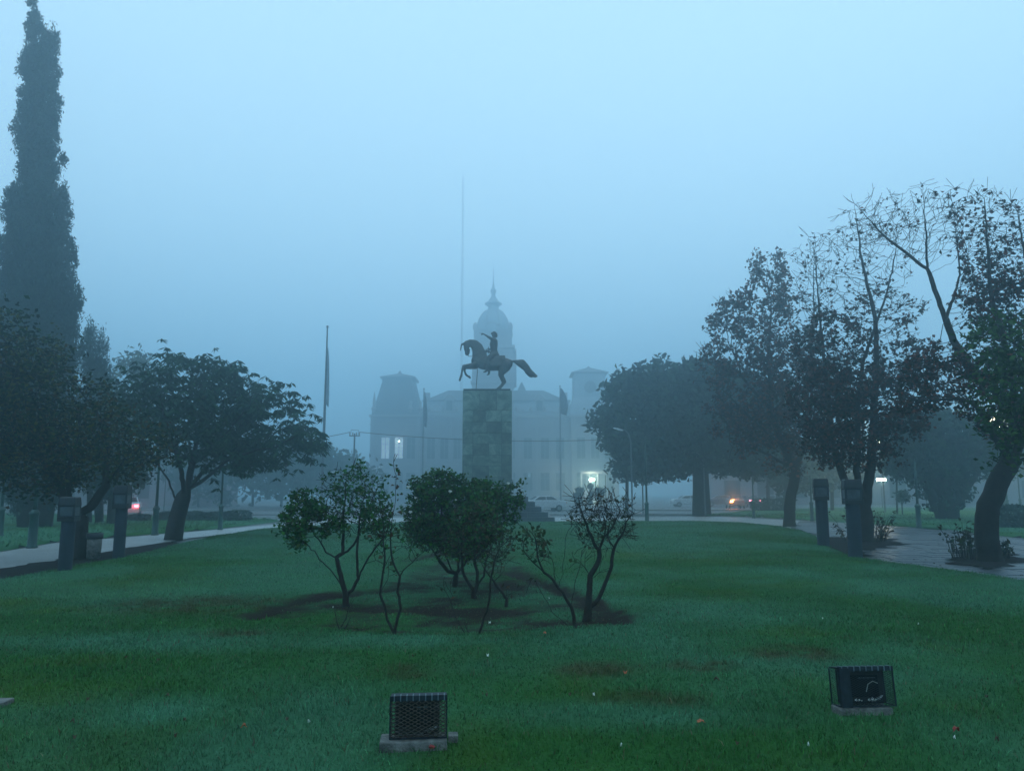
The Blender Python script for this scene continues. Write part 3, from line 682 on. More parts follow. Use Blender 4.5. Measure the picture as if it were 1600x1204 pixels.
tree('broadleaf_tree', 'dark green leafy branches hanging in from beyond the right edge', 'tree', (1800, 930), 15.5,
     [[(1800, 930), (1790, 800), (1770, 700)], [(1770, 700), (1700, 620), (1620, 560), (1560, 520)], [(1785, 760), (1700, 720), (1620, 690), (1560, 660)], [(1770, 700), (1740, 560), (1680, 480)]],
     [(1570, 520, 72, 50, 1.0), (1600, 600, 92, 70, 1.0), (1575, 680, 50, 66, .9), (1660, 650, 90, 120, 1.0), (1680, 520, 90, 80, 1.0), (1535, 560, 38, 36, .8)],
     1500, .15, .004, .2, True, 9, pal=[(.018, .06, .016), (.030, .095, .018), (.014, .045, .014), (.05, .12, .02)], leafk=8, leafL=.12, leafW=.08, spread=.13, clump=.4, leaf_nodes=4)

# dense trees deeper in the fog, leaf clumps over limbs
def dense_tree(name, label, Y, base, stems, es, n_clump, per, lsize, pal, seed, r_base, group=None, vertical=0, cat='tree', csz=.5, zb=-.1):
    b = P(base[0], base[1], Y); root = thing(name, label, cat, (b.x, Y, zb), 0, group)
    mb = MB()
    for st in stems:
        pts = [P(s[0], s[1], Y + (s[3] if len(s) > 3 else 0)) for s in st]; rd = [s[2] * Y / FPX for s in st]
        if st is stems[0] or True: pts[0].z = max(zb - .05, pts[0].z) if st is not stems[0] else zb - .05
        mb.tube(pts, rd, 8)
    if stems: rel(mb.build('trunk', M['bark'], smooth=True), root)
    E_ = ell3(es, Y); r = np.random.RandomState(seed); A = fill(E_, n_clump, seed, .32 if not vertical else .42)
    k = np.array([noise.noise(Vector(a) * .35 / csz) for a in A]) > (-.42 if not vertical else -2); A = A[k]
    I = np.repeat(np.arange(len(A)), per); sz = csz * (.6 + .8 * r.rand(len(A)))
    q = r.randn(len(I), 3); q /= np.linalg.norm(q, axis=1)[:, None]; C_ = A[I] + q * (sz[I] * r.rand(len(I)) ** .5)[:, None] * np.array([1, 1, .7 if not vertical else 1.4])
    D_ = r.randn(len(I), 3); 
    if vertical: D_[:, 2] = np.abs(D_[:, 2]) * vertical + vertical * .6
    V, F, c = leaf_quads(C_, D_, lsize, lsize * (.55 if not vertical else .3), pal, seed + 1)
    sh = (.7 + .6 * r.rand(len(A)))[I]; c = c * np.repeat(sh, 4)[:, None]
    rel(np_mesh('crown', V, F, 4, M['leaf_far'], C=c), root); dense_tree.count += 2 * len(F)
    return root
dense_tree.count = 0
PINE = [(.022, .045, .030), (.03, .055, .032), (.016, .036, .028)]
dense_tree('pine_tree', 'huge round dark evergreen looming in fog right of the monument', 60, (1096, 790),
           [[(1096, 792, 15), (1095, 740, 12), (1092, 690, 10)], [(1095, 720, 8), (1040, 670, 6), (1000, 640, 3)], [(1094, 715, 8), (1140, 670, 6), (1170, 640, 3)]],
           [(1010, 625, 66, 52, 1), (1050, 612, 60, 52, 1), (1110, 618, 72, 58, 1), (1170, 640, 60, 55, 1), (985, 660, 56, 52, 1), (1080, 690, 92, 52, 1), (1160, 700, 70, 42, 1), (1040, 700, 62, 45, 1)], 1100, 26, .55, PINE, 41, 1, csz=1.0)
dense_tree('pine_tree', 'smaller round evergreen on a thin trunk under the huge one, by the lit doorway', 66, (979, 788),
           [[(979, 790, 2.6), (980, 740, 2.6), (982, 700, 2.2)]], [(984, 706, 40, 44, 1), (1010, 716, 34, 36, 1)], 240, 24, .5, PINE, 42, 1, csz=.9)
# tall cypress, from a trunk that widens upward into its column of sprays
CYP = [(50, -2, 7, 26), (55, 45, 14, 34), (52, 95, 20, 40), (78, 70, 13, 34), (62, 110, 30, 40), (60, 165, 33, 50), (56, 215, 36, 48), (60, 262, 30, 44), (98, 252, 7, 10), (58, 330, 50, 60),
       (22, 315, 8, 34), (98, 320, 7, 36), (57, 400, 58, 70), (62, 470, 62, 66), (62, 540, 62, 70), (60, 620, 56, 80), (55, 700, 48, 80), (55, 760, 40, 50)]
dense_tree('cypress_tree', 'very tall narrow cypress rising to the top of the picture', 38, (55, 818),
           [[(55, 818, 24), (56, 800, 26), (58, 760, 26), (58, 500, 14), (56, 200, 7), (50, 20, 2)]], [(a, b, c, d, 1, 0, 1.0) for a, b, c, d in CYP], 9000, 20, .21, [(.018, .04, .028), (.026, .05, .03), (.014, .03, .024)], 43, 1, vertical=1.0, csz=.20)
for a, top, wd, Yc, lb in ((140, 498, 13, 44, 'small pointed cypress next to the tall one, the higher of the pair'), (158, 513, 12, 45, 'small pointed cypress, the lower of the pair behind the autumn trees')):
    dense_tree('cypress_tree', lb, Yc, (a, 812), [[(a, 812, 4), (a, 700, 3), (a, 560, 2)]], [(a, top + 22, wd * .45, 24, 1, 0, 1), (a, top + 50, wd * .85, 36, 1, 0, 1), (a, top + 100, wd * 1.2, 60, 1, 0, 1), (a, top + 190, wd * 1.5, 80, 1, 0, 1)], 420, 20, .2, PINE, 44 + a, 1, vertical=1.6, csz=.3, group='small cypresses')
dense_tree('broadleaf_tree', 'dark tree with two trunks standing behind the second bollard from the left', 42, (172, 814),
           [[(176, 816, 9), (178, 770, 8), (182, 740, 6)], [(155, 815, 6), (153, 780, 6), (160, 740, 5)]], [(178, 735, 42, 44, 1), (150, 700, 50, 60, 1), (200, 720, 34, 36, 1)], 260, 26, .3, TEAL, 47, 1, csz=.55)
dense_tree('broadleaf_tree', 'pale yellowish tree fading in fog behind the spreading tree', 62, (195, 792),
           [[(195, 792, 5), (197, 720, 4), (200, 650, 3)]], [(200, 615, 52, 48, 1), (165, 640, 36, 50, 1), (240, 640, 30, 30, 1), (205, 575, 34, 24, .6)], 260, 13, .42, [(.10, .11, .05), (.07, .09, .05)], 48, 1, csz=1.0)
dense_tree('bushy_tree', 'low wide bushy tree with many stems on the far right lawn', 50, (1480, 803),
           [[(1480, 804, 17), (1478, 780, 19), (1470, 740, 14)], [(1470, 790, 8), (1440, 750, 6), (1420, 710, 4)], [(1490, 790, 7), (1516, 755, 5), (1540, 720, 3)], [(1462, 798, 6), (1452, 765, 6), (1440, 720, 3)]],
           [(1420, 690, 48, 46, 1), (1475, 680, 66, 42, 1), (1530, 700, 46, 42, 1), (1460, 722, 70, 38, 1), (1476, 765, 34, 36, .8)], 620, 26, .34, TEAL, 49, 1, csz=.7)
dense_tree('young_tree', 'slim young tree beside the green lamp post on the far lawn', 62, (1401, 791), [[(1401, 792, 1.6), (1401, 750, 1.5), (1402, 730, 1.2)]], [(1400, 722, 26, 22, 1)], 90, 22, .3, TEAL, 50, 1, csz=.6)
# treeline far left and behind
rt = random.Random(3); ORD = ['first', 'second', 'third', 'fourth', 'fifth', 'sixth', 'seventh']
far_specs = [(310, 740, 34, 46), (352, 752, 30, 38), (395, 742, 36, 44), (440, 735, 38, 48), (488, 730, 34, 50), (530, 745, 30, 40), (566, 758, 26, 30)]
for i, (x, y, a, b) in enumerate(far_specs):
    dense_tree('far_tree', ORD[i] + ' foggy tree from the left in the row beyond the street', 100 + rt.uniform(-4, 6), (x, 784), [[(x, 785, 2), (x, 760, 2), (x, 740, 1.5)]], [(x, y, a, b * .8, 1), (x + rt.uniform(-15, 15), y - 14, a * .6, b * .5, 1)], 90, 16, .9, PINE, 60 + i, 1, csz=2.0, group='far trees beyond the street')
for i, (x, y, a, b) in enumerate([(1240, 740, 42, 40), (1300, 730, 46, 50), (1570, 700, 60, 60), (1640, 690, 70, 70), (1200, 720, 40, 40)]):
    dense_tree('far_tree', ('foggy tree right of the long hedge, behind the slim autumn trunk', 'foggy tree behind the two right bollards', 'large foggy tree behind the thick leaning trunk', 'foggy tree at the right frame edge', 'foggy tree above the long hedge')[i], 72 + 3 * i, (x, 790), [[(x, 790, 3), (x, 760, 3), (x, 740, 2)]], [(x, y, a, b * .75, 1), (x + 12, y - 20, a * .7, b * .6, 1)], 130, 18, .6, PINE, 70 + i, 1, csz=1.4, group='far trees on the right')
for i, (x, y, a, b) in enumerate([(-30, 740, 70, 50), (-120, 700, 90, 90), (20, 765, 30, 20)]):
    dense_tree('far_tree', ('foggy tree at the left frame edge', 'foggy tree beyond the left frame edge', 'small low foggy tree left of the cypress trunk')[i], 60 + 3 * i, (x, 796), [[(x, 796, 3), (x, 760, 3), (x, 740, 2)]], [(x, y, a, b * .75, 1)], 150, 18, .5, PINE, 80 + i, 1, csz=1.2, group='far trees on the left')

# clipped bushes and hedge
def bush(name, label, x, y, wpx, hpx, seed, group=None, squar=3.5, pal=PINE, dens=900, ls=.09, cat='bush'):
    b = G(x, y); k = b.y / FPX; W = wpx * k / 2; H = hpx * k; r = np.random.RandomState(seed)
    d = r.randn(dens, 3); d /= (np.abs(d) ** squar).sum(1)[:, None] ** (1 / squar)
    wob = 1 + .1 * np.array([noise.noise(Vector(q) * 2.5 + Vector((seed, 0, 0))) for q in d])[:, None]
    C_ = d * np.array([W, min(W, .8) , H / 2]) * wob * (.72 + .28 * r.rand(dens) ** .4)[:, None] + np.array([b.x, b.y + min(W, .8), H / 2 - .06])
    V, F, c = leaf_quads(C_, r.randn(dens, 3) + d, ls, ls * .6, pal, seed)
    root = thing(name, label, cat, (b.x, b.y + min(W, .8), -.08), 0, group); rel(np_mesh('foliage', V, F, 4, M['leaf_far'], C=c), root)
    mb = MB()
    for q in range(4): mb.tube([(b.x + (q - 1.5) * W * .3, b.y + min(W, .8), -.1), (b.x + (q - 1.5) * W * .6, b.y + min(W, .8), H * .7)], .02, 5)
    rel(mb.build('stem', M['bark']), root)
HB = [(210, 813, 30, 11, 'low domed bush right of the second bollard from the left'), (256, 812, 24, 14, 'clipped bush just left of the leaning trunk'), (298, 812.5, 30, 15, 'clipped bush just right of the leaning trunk'), (330, 812.5, 31, 14, 'clipped bush left of the slim post under the spreading tree'), (365, 813, 38, 17, 'rightmost clipped bush of the row by the pale path')]
for i, (x, y, a, b, l) in enumerate(HB): bush('clipped_bush', l, x, y, a, b, 90 + i, 'clipped bushes on the far left lawn', ls=.13, dens=1300)
bush('hedge', 'long low clipped hedge left of the slim autumn trunk', 1207, 797, 54, 19, 99, squar=6, ls=.2, dens=2500, cat='hedge')
bush('bush', 'dark low bush at the right edge behind the leaning trunk', 1600, 824, 76, 36, 98, squar=2.5, ls=.16, dens=2500)
for x, h, l in ((904, 26, 'left'), (922, 32, 'middle'), (938, 30, 'right')):
    dense_tree('columnar_shrub', l + ' of three narrow dark shrubs before the lit doorway', 92, (x, 790), [[(x, 790, 1), (x, 784, 1)]], [(x, 787 - h / 2, 4.5 if l != 'left' else 7, h / 2, 1, 0, 1)], 40, 16, .35, PINE, 85 + x, 1, csz=.3, cat='shrub', group='narrow shrubs before the doorway')
dense_tree('shrub', 'small sapling with a tuft beside the young tree on the far lawn', 60, (1409, 790), [[(1409, 791, 1), (1409, 775, 1)]], [(1410, 776, 9, 9, 1)], 40, 14, .22, TEAL, 87, 1, csz=.3, cat='shrub')
# ------------------------------------------------------------------ rose bushes in the bed
ROSE = [(.030, .12, .026), (.045, .15, .028), (.020, .085, .024), (.06, .10, .022)]
ROSEB = [(.06, .045, .025), (.045, .05, .022), (.03, .045, .02), (.08, .05, .03)]
def rose(label, base, stems, es, n, seed, leafk=5, r_base=.035, pal=ROSE, leafL=.06, leafW=.042, clump=.5, flowers=(), spur=(.14, 2, True), step=.055, thorn=False, r_tip=.0034, shell=.6):
    b = G(*base); z = h_at(b.x, b.y)
    root = tree('rose_bush', label, 'rose bush', base, None, stems, es, n, step, r_tip, r_base, True, seed, bark='bark_rose', pal=pal, leafk=leafk, leafL=leafL, leafW=leafW, spread=.045, droop=.35,
                spur=spur, clump=clump, flare=.3, zbase=z, leaf_nodes=3, shell=shell, cnoise=.22, up=.22, jit=.3, infl=step * 8, kill=step * 1.7)
    for k, (x, y, s) in enumerate(flowers):
        c = P(x, y, b.y - .80 + .1 * (k % 3)); r = np.random.RandomState(seed + k); mb = MB(); v = []; f = []
        for q in range(9):
            a = q * 2.4; t = .25 + .6 * (q / 9); d = Vector((math.cos(a) * t, math.sin(a) * t, 1 - .5 * t)); sd = Vector((-math.sin(a), math.cos(a), 0)) * .55
            p0 = c; p1 = c + (d * .8 + sd * .6) * s; p2 = c + d * 1.25 * s; p3 = c + (d * .8 - sd * .6) * s
            mb.add([p0, p1, p2, p3], [(0, 1, 2, 3)])
        rel(mb.build('blossom', M['petal']), root)
    return root
rose('rose bush on a stout forked trunk with a thick green clump at its left', (541, 948),
     [[(541, 948), (541, 932), (540, 927)], [(540, 927), (516, 889), (499, 874)], [(540, 927), (528, 879), (526, 870), (543, 861), (556, 845)], [(536, 868), (537, 830, .1), (538, 790, .15), (540, 760, .2)], [(541, 930), (550, 922), (560, 903), (558, 874), (560, 836), (565, 790)], [(560, 903), (574, 874, -.1), (589, 852, -.15), (603, 836, -.2), (612, 800, -.2)], [(526, 872), (509, 862, .1), (500, 845, .15)], [(556, 845), (575, 800, .2), (590, 760, .3)], [(499, 874), (492, 860)]],
     [(466, 824, 26, 36, 1.5), (511, 822, 25, 19, 1.5), (488, 800, 26, 18, 1.2), (470, 775, 16, 14, .6), (545, 790, 62, 52, .09), (590, 800, 30, 26, .4), (560, 755, 42, 22, .16), (520, 755, 26, 24, .14), (596, 830, 32, 22, .22), (556, 728, 8, 12, .6)], 1700, 201, leafk=8, r_base=.048, clump=.5, pal=ROSE)
rose('thin upright rose bush with two bare wavy stems and one tall spray', (617, 999),
     [[(617, 999), (616, 990)], [(616, 990), (605, 968), (594, 928), (598, 895), (602, 860), (604, 843)], [(616, 990), (626, 950), (621, 925), (625, 900), (630, 891), (622, 893)], [(625, 900), (613, 874), (610, 840), (614, 800), (618, 770), (619, 742), (615, 722)], [(630, 891), (645, 878), (662, 862)], [(594, 928), (606, 905), (607, 880)], [(602, 868), (600, 830, .1), (596, 800, .1)]],
     [(608, 830, 24, 30, .25), (619, 755, 8, 28, .55), (640, 858, 22, 16, .12), (600, 880, 18, 22, .08), (617, 886, 10, 6, 1.0)], 420, 202, leafk=3, r_base=.026, pal=ROSEB + ROSE[:2])
rose('short cut rose stump with one thin shoot, lowest at the bed corner', (531, 990), [[(531, 990), (531, 984)], [(531, 984), (526, 970)], [(531, 984), (538, 970), (544, 950)], [(533, 984), (540, 980)]], [(532, 978, 8, 7, .3)], 24, 203, leafk=2, r_base=.035, pal=ROSEB)
rose('dense leafy rose bush with white blooms, the left trunk of the central thicket', (711, 918),
     [[(711, 918), (713, 895)], [(713, 895), (700, 892), (683, 869), (668, 850)], [(705, 890), (692, 858, .2), (685, 830, .3)], [(713, 895), (730, 874, .1), (742, 866, .1), (758, 850, .2), (790, 812, .2)], [(715, 885), (720, 850, .3), (715, 800, .4)], [(668, 850), (652, 828), (645, 800)], [(692, 858), (690, 800), (690, 750)]],
     [(668, 808, 38, 50, 1.2), (688, 772, 48, 36, 1.1), (740, 785, 62, 34, .9), (788, 790, 32, 34, 1.0), (720, 822, 80, 36, .6), (655, 760, 22, 20, .8), (690, 742, 18, 12, .8), (720, 850, 52, 26, .4), (810, 756, 10, 9, 1.0)], 2600, 204, leafk=8, r_base=.05, clump=.35, pal=ROSE + [(.03, .045, .022)], step=.06,
     flowers=[(703, 770, .05), (717, 811, .07), (649, 779, .035), (735, 802, .035), (638, 763, .05), (794, 757, .045), (760, 835, .02), (712, 782, .03), (641, 802, .05)])
rose('twiggy dark rose bush on a short forked trunk, the right of the central thicket', (741, 935),
     [[(741, 935), (740, 922)], [(740, 922), (726, 900), (722, 886), (722, 870)], [(741, 925), (746, 912), (746, 893), (742, 874), (740, 850)], [(746, 912), (756, 900), (758, 880), (770, 850)], [(742, 874), (760, 855, .1), (775, 820, .1)], [(722, 870), (720, 840), (712, 815)]],
     [(735, 850, 44, 30, .22), (765, 850, 36, 44, .12), (700, 852, 30, 24, .15), (745, 815, 44, 30, .7)], 2000, 205, leafk=4, r_base=.045, pal=ROSEB + ROSE, clump=.6)
rose('rose stump with one long cane leaning left, behind the soil patch', (791, 948), [[(791, 948), (792, 935)], [(792, 935), (791, 924)], [(791, 938), (782, 922), (772, 908), (757, 888), (748, 872)], [(791, 930), (800, 926), (808, 923)], [(792, 935), (797, 928)]], [(752, 878, 10, 12, .3), (800, 920, 9, 6, .5), (775, 880, 22, 30, .06)], 130, 206, leafk=2, r_base=.028, pal=ROSEB)
rose('two thin spread canes from a cut stump, nearest the camera', (737, 998), [[(737, 998), (736, 992)], [(736, 992), (726, 988), (712, 963), (702, 934), (695, 922)], [(737, 996), (745, 996), (752, 980), (761, 955), (766, 922), (770, 890), (775, 868)], [(706, 945), (707, 930), (704, 924)], [(738, 994), (730, 984)]], [(778, 858, 28, 34, .10), (700, 930, 10, 9, .25)], 220, 207, leafk=2, r_base=.018, pal=ROSEB)
rose('large bare rose bush with thick knobbly trunk at the right of the bed', (916, 972),
     [[(916, 972), (919, 950), (920, 935), (921, 915), (922, 899)], [(922, 899), (931, 885), (937, 868), (936, 858), (944, 838), (946, 812)], [(922, 899), (914, 885), (914, 878)], [(937, 862), (928, 848), (919, 828), (911, 806), (904, 778)], [(919, 950), (930, 942), (936, 934), (946, 910), (954, 890), (957, 868), (960, 855), (972, 835), (978, 815), (993, 796)], [(960, 855), (950, 840), (955, 810)], [(944, 838), (958, 822), (968, 800)], [(920, 905), (930, 900), (936, 894)], [(916, 893), (912, 884)]],
     [(942, 808, 50, 36, .07), (908, 798, 24, 26, .06), (978, 808, 22, 30, .06), (935, 845, 34, 18, .08), (960, 835, 30, 16, .08)], 3000, 208, leafk=2.2, r_base=.055, pal=ROSEB, clump=.4, spur=(.2, 3, True))
rose('low rose bush with many fine pale green shoots leaning left', (900, 990),
     [[(900, 990), (898, 978), (893, 948), (880, 925), (868, 912)], [(868, 912), (850, 894), (833, 878), (818, 858)], [(872, 914), (880, 896), (882, 870), (883, 846), (888, 828), (893, 818)], [(868, 912), (866, 890), (862, 872)], [(900, 990), (908, 978), (914, 970)], [(898, 985), (880, 970), (862, 955), (852, 935), (840, 915), (834, 902)], [(893, 948), (897, 925), (903, 895), (908, 870)], [(850, 894), (840, 870), (836, 840)]],
     [(830, 845, 26, 24, .5), (845, 865, 20, 20, .2), (893, 812, 9, 14, .5), (905, 880, 10, 20, .1), (830, 905, 8, 10, .2)], 900, 209, leafk=4, r_base=.026, pal=[(.05, .07, .025), (.07, .06, .03), (.03, .06, .022)], clump=.4)
# planting at the foot of the autumn trees
def sprout_bed(label, x, y, wpx, hpx, n, seed, pal, leafL=.14):
    b = G(x, y); k = b.y / FPX; r = np.random.RandomState(seed); root = thing('ground_plant', label, 'plant', (b.x, b.y, -.06)); mb = MB(); C_ = []; D_ = []
    for i in range(n):
        a = r.rand() * 6.28; q = r.rand() ** .5; x0 = b.x + math.cos(a) * q * wpx * k * .32; y0 = b.y + math.sin(a) * q * wpx * k * .25; h = hpx * k * (.4 + .6 * r.rand()); lx = (x0 - b.x) * .8 + r.randn() * .08; ly = r.randn() * .12
        mb.tube([(x0, y0, -.08), (x0 + lx * .4, y0 + ly * .4, h * .6), (x0 + lx, y0 + ly, h)], [.012, .009, .004], 4)
        for t in np.linspace(.3, 1, 6):
            if r.rand() < .85: C_.append((x0 + lx * t, y0 + ly * t, h * t + r.randn() * .03)); D_.append((r.randn(), r.randn(), -.2 + .5 * r.randn()))
    C_ = np.array(C_); D_ = np.array(D_); C_ = C_ + D_ / np.linalg.norm(D_, axis=1)[:, None] * leafL * .5
    V, F, c = leaf_quads(C_, D_, leafL, leafL * .55, pal, seed)
    rel(mb.build('stem', M['bark']), root); rel(np_mesh('foliage', V, F, 4, M['leaf'], C=c), root)
sprout_bed('brown green planting at the foot of the bollard tree, pale leaves at its right', 1352, 842, 110, 46, 46, 301, BRGR + [(.05, .06, .02)])
sprout_bed('pale dry leafy clump at the right end of that planting', 1378, 842, 26, 18, 12, 302, [(.32, .27, .17), (.22, .17, .1)], .12)
sprout_bed('leafy shoots growing around the base of the thick leaning trunk', 1512, 868, 80, 52, 34, 303, [(.03, .045, .018), (.05, .045, .02), (.035, .06, .02)])
sprout_bed('few small leafy shoots right of the thick leaning trunk', 1566, 868, 34, 26, 10, 304, [(.03, .045, .018), (.05, .045, .02)])

# ------------------------------------------------------------------ monument
PX0 = P(759, 700, 43).x; YB = 43.2; ZT = P(759, 610, 45.4).z
root = thing('monument_steps', 'five dark granite steps stacked under the tall stone pedestal', 'steps', (PX0, 46.3, -.13))
hw = [3.80, 3.45, 3.1, 2.75, 2.38]; hts = [.28] * 5; z = -.13
for i, h in enumerate(hw):
    z1 = z + (.40 if i == 0 else .28); d = h - 1.45 + 1.0; n = 6
    cuts = [-h + 2 * h * k / n for k in range(n + 1)]
    for k in range(n):
        a, b = cuts[k] + .006, cuts[k + 1] - .006
        o = MB().box((a, -d, z + .13), (b, d, z1 + .13 - .004)).build('step', M['step'], root)
    z = z1
ZS = z
ped = thing('pedestal', 'tall rectangular pedestal clad in veined green marble slabs', 'pedestal', (PX0, 46.3, ZS))
HH = ZT - ZS; W2 = 1.445; D2 = .98
MB().box((-W2 + .06, -D2 + .06, 0), (W2 - .06, D2 - .06, HH)).build('core', M['marble_joint'], ped)
def slab(x0, x1, z0, z1, face, out=0.0):
    g = .011; th = .062 + out
    if face == 'f': lo, hi = (x0 + g, -D2 - out, z0 + g), (x1 - g, -D2 + .058, z1 - g)
    if face == 'b': lo, hi = (x0 + g, D2 - .058, z0 + g), (x1 - g, D2 + out, z1 - g)
    if face == 'l': lo, hi = (-W2 - out, x0 + g, z0 + g), (-W2 + .058, x1 - g, z1 - g)
    if face == 'r': lo, hi = (W2 - .058, x0 + g, z0 + g), (W2 + out, x1 - g, z1 - g)
    MB().box(lo, hi).build('marble_slab', M['marble'], ped)
rs = random.Random(4)
rows = [1.18, .68, .66, .62, .66, .62, .66, .62]; zt = HH
for i, rh in enumerate(rows):
    zb = max(0, zt - rh)
    if zt <= 0.01: break
    if i == len(rows) - 1: zb = 0
    if i == 0: cx = [-W2, -.45, .55, W2]
    elif i < 3: cx = [-W2, -.85 + rs.uniform(-.05, .05), -.05 + rs.uniform(-.1, .1), .85 + rs.uniform(-.05, .05), W2]
    else: cx = [-W2, -.85, .85, W2] if i % 2 else [-W2, -.85, .1, .85, W2]
    for a, b in zip(cx[:-1], cx[1:]):
        inset = (i >= 3 and a >= -.86 and b <= .86)
        slab(a, b, zb, zt, 'f', -.035 if inset else rs.uniform(0, .004)); slab(a, b, zb, zt, 'b', rs.uniform(0, .004))
    for a, b in ((-D2 + .06, 0), (0, D2 - .06)):
        slab(a, b, zb, zt, 'l', rs.uniform(0, .004)); slab(a, b, zb, zt, 'r', rs.uniform(0, .004))
    zt = zb
MB().box((-1.42, -D2 + .04, HH + .002), (1.36, D2 - .04, HH + .10)).build('cap', M['marble_joint'], ped)

# equestrian statue: drawn in side view, built as solid tapered limbs fused into one skin
st = thing('equestrian_statue', 'dark bronze rider pointing ahead on a prancing horse', 'statue', (PX0, 46.1, ZT + .10))
KS = 46.1 / FPX / 10.033
def sv(zx, zy, y=0.0): return Vector(((zx - 592) * KS, y, (1083 - zy) * KS))
def body(name, limbs, mat, vox, extra=None):
    """limbs: list of chains [(zx, zy, y, r, ratio_y)]; every pair becomes a string of ellipsoids, then one voxel skin"""
    bm = bmesh.new(); base = bmesh.new(); bmesh.ops.create_icosphere(base, subdivisions=2, radius=1.0)
    bv = [v.co.copy() for v in base.verts]; bf = [[v.index for v in f.verts] for f in base.faces]; base.free(); V = []; F = []
    for ch in limbs:
        for a, b in zip(ch[:-1], ch[1:]):
            pa, pb = sv(a[0], a[1], a[2]), sv(b[0], b[1], b[2]); L = (pb - pa).length; mr = min(a[3], b[3]) * KS; n = max(2, int(L / (mr * .35)) + 1)
            for k in range(n + 1):
                t = k / n; c = pa.lerp(pb, t); r = (a[3] * (1 - t) + b[3] * t) * KS; ry = r * ((a[4] if len(a) > 4 else 1) * (1 - t) + (b[4] if len(b) > 4 else 1) * t)
                m = len(V); V += [(c.x + v.x * r, c.y + v.y * ry, c.z + v.z * r) for v in bv]; F += [[i + m for i in f] for f in bf]
    if extra:
        for ev, ef in extra: m = len(V); V += ev; F += [[i + m for i in f] for f in ef]
    o = mesh_obj(name, V, F, mat, st, smooth=True)
    rm = o.modifiers.new('skin', 'REMESH'); rm.mode = 'VOXEL'; rm.voxel_size = vox; rm.use_smooth_shade = True
    sm = o.modifiers.new('smooth', 'SMOOTH'); sm.iterations = 2; sm.factor = .5
    return o
horse = [
    [(420, 610, 0, 98, .78), (520, 640, 0, 112, .8), (640, 652, 0, 120, .84), (740, 655, 0, 116, .84), (860, 665, 0, 108, .84), (905, 660, 0, 84, .8)],      # barrel
    [(405, 600, 0, 82, .75), (400, 660, 0, 72, .75)],                                                                                                       # chest
    [(455, 560, 0, 118, .58), (445, 470, 0, 104, .46), (425, 400, 0, 92, .40), (380, 345, 0, 78, .36), (320, 325, 0, 62, .36), (262, 330, 0, 52, .42)],      # arched neck
    [(520, 520, 0, 60, .5), (500, 440, 0, 42, .3), (440, 345, 0, 34, .24), (370, 292, 0, 28, .2), (300, 282, 0, 22, .2), (230, 306, 0, 18, .2)],             # mane
    [(255, 345, 0, 56, .55), (248, 400, 0, 46, .6), (252, 450, 0, 33, .65), (250, 495, 0, 26, .7), (262, 508, 0, 20, .7)],                                  # head
    [(292, 430, 0, 20, .7), (291, 480, 0, 14, .7), (283, 508, 0, 10, .8)],                                                                                  # jaw bit
    [(206, 335, .04, 18, 1), (172, 340, .06, 15, 1), (163, 375, .06, 13, 1), (159, 410, .06, 12, 1), (152, 440, .06, 9, 1)], [(215, 325, -.10, 14, .5), (176, 338, -.14, 8, .5)],  # forelock, ear
    [(390, 680, -.22, 46, .8), (320, 690, -.24, 34, .9), (250, 697, -.24, 25), (208, 704, -.24, 23), (196, 740, -.24, 20), (184, 800, -.24, 16), (176, 855, -.24, 20), (160, 895, -.24, 17), (150, 928, -.24, 18, .9)],
    [(400, 690, .22, 44, .8), (320, 702, .24, 32, .9), (240, 708, .24, 24), (216, 720, .24, 22), (222, 775, .24, 17), (240, 818, .24, 19), (270, 845, .24, 17), (292, 852, .24, 20), (308, 874, .24, 15, .9)],
    [(870, 690, -.2, 92, .7), (830, 760, -.24, 72, .7), (800, 820, -.25, 42, .8), (822, 880, -.25, 33, .8), (850, 930, -.25, 29, .8), (858, 955, -.25, 28, .8), (832, 1000, -.25, 20), (800, 1040, -.25, 18), (790, 1058, -.25, 18), (780, 1070, -.25, 19, .9)],
    [(870, 690, .2, 92, .7), (820, 765, .24, 66, .7), (790, 820, .25, 38, .8), (815, 890, .25, 30, .8), (840, 950, .25, 26, .8), (800, 1000, .25, 19), (750, 1042, .25, 17), (722, 1062, .25, 14), (706, 1070, .25, 15, .9)],
    [(930, 640, 0, 60, .8), (965, 622, 0, 26, .8), (992, 612, 0, 15)],
]
body('horse', horse, M['bronze'], .028)
tail = [[(985, 612, 0, 14), (1030, 620, 0, 28, .7), (1080, 640, 0, 50, .6), (1140, 662, 0, 70, .5), (1190, 710, 0, 62, .5), (1235, 770, 0, 55, .5), (1290, 825, 0, 42, .45), (1345, 860, 0, 22, .45), (1372, 858, 0, 11, .5)],
        [(1090, 615, 0, 30, .5), (1150, 606, 0, 20, .5), (1195, 660, 0, 22, .5), (1260, 750, 0, 20, .5), (1375, 852, 0, 9, .5)], [(1200, 790, 0, 24, .5), (1250, 850, 0, 18, .5), (1290, 875, 0, 8, .5)]]
body('tail', tail, M['bronze'], .026)
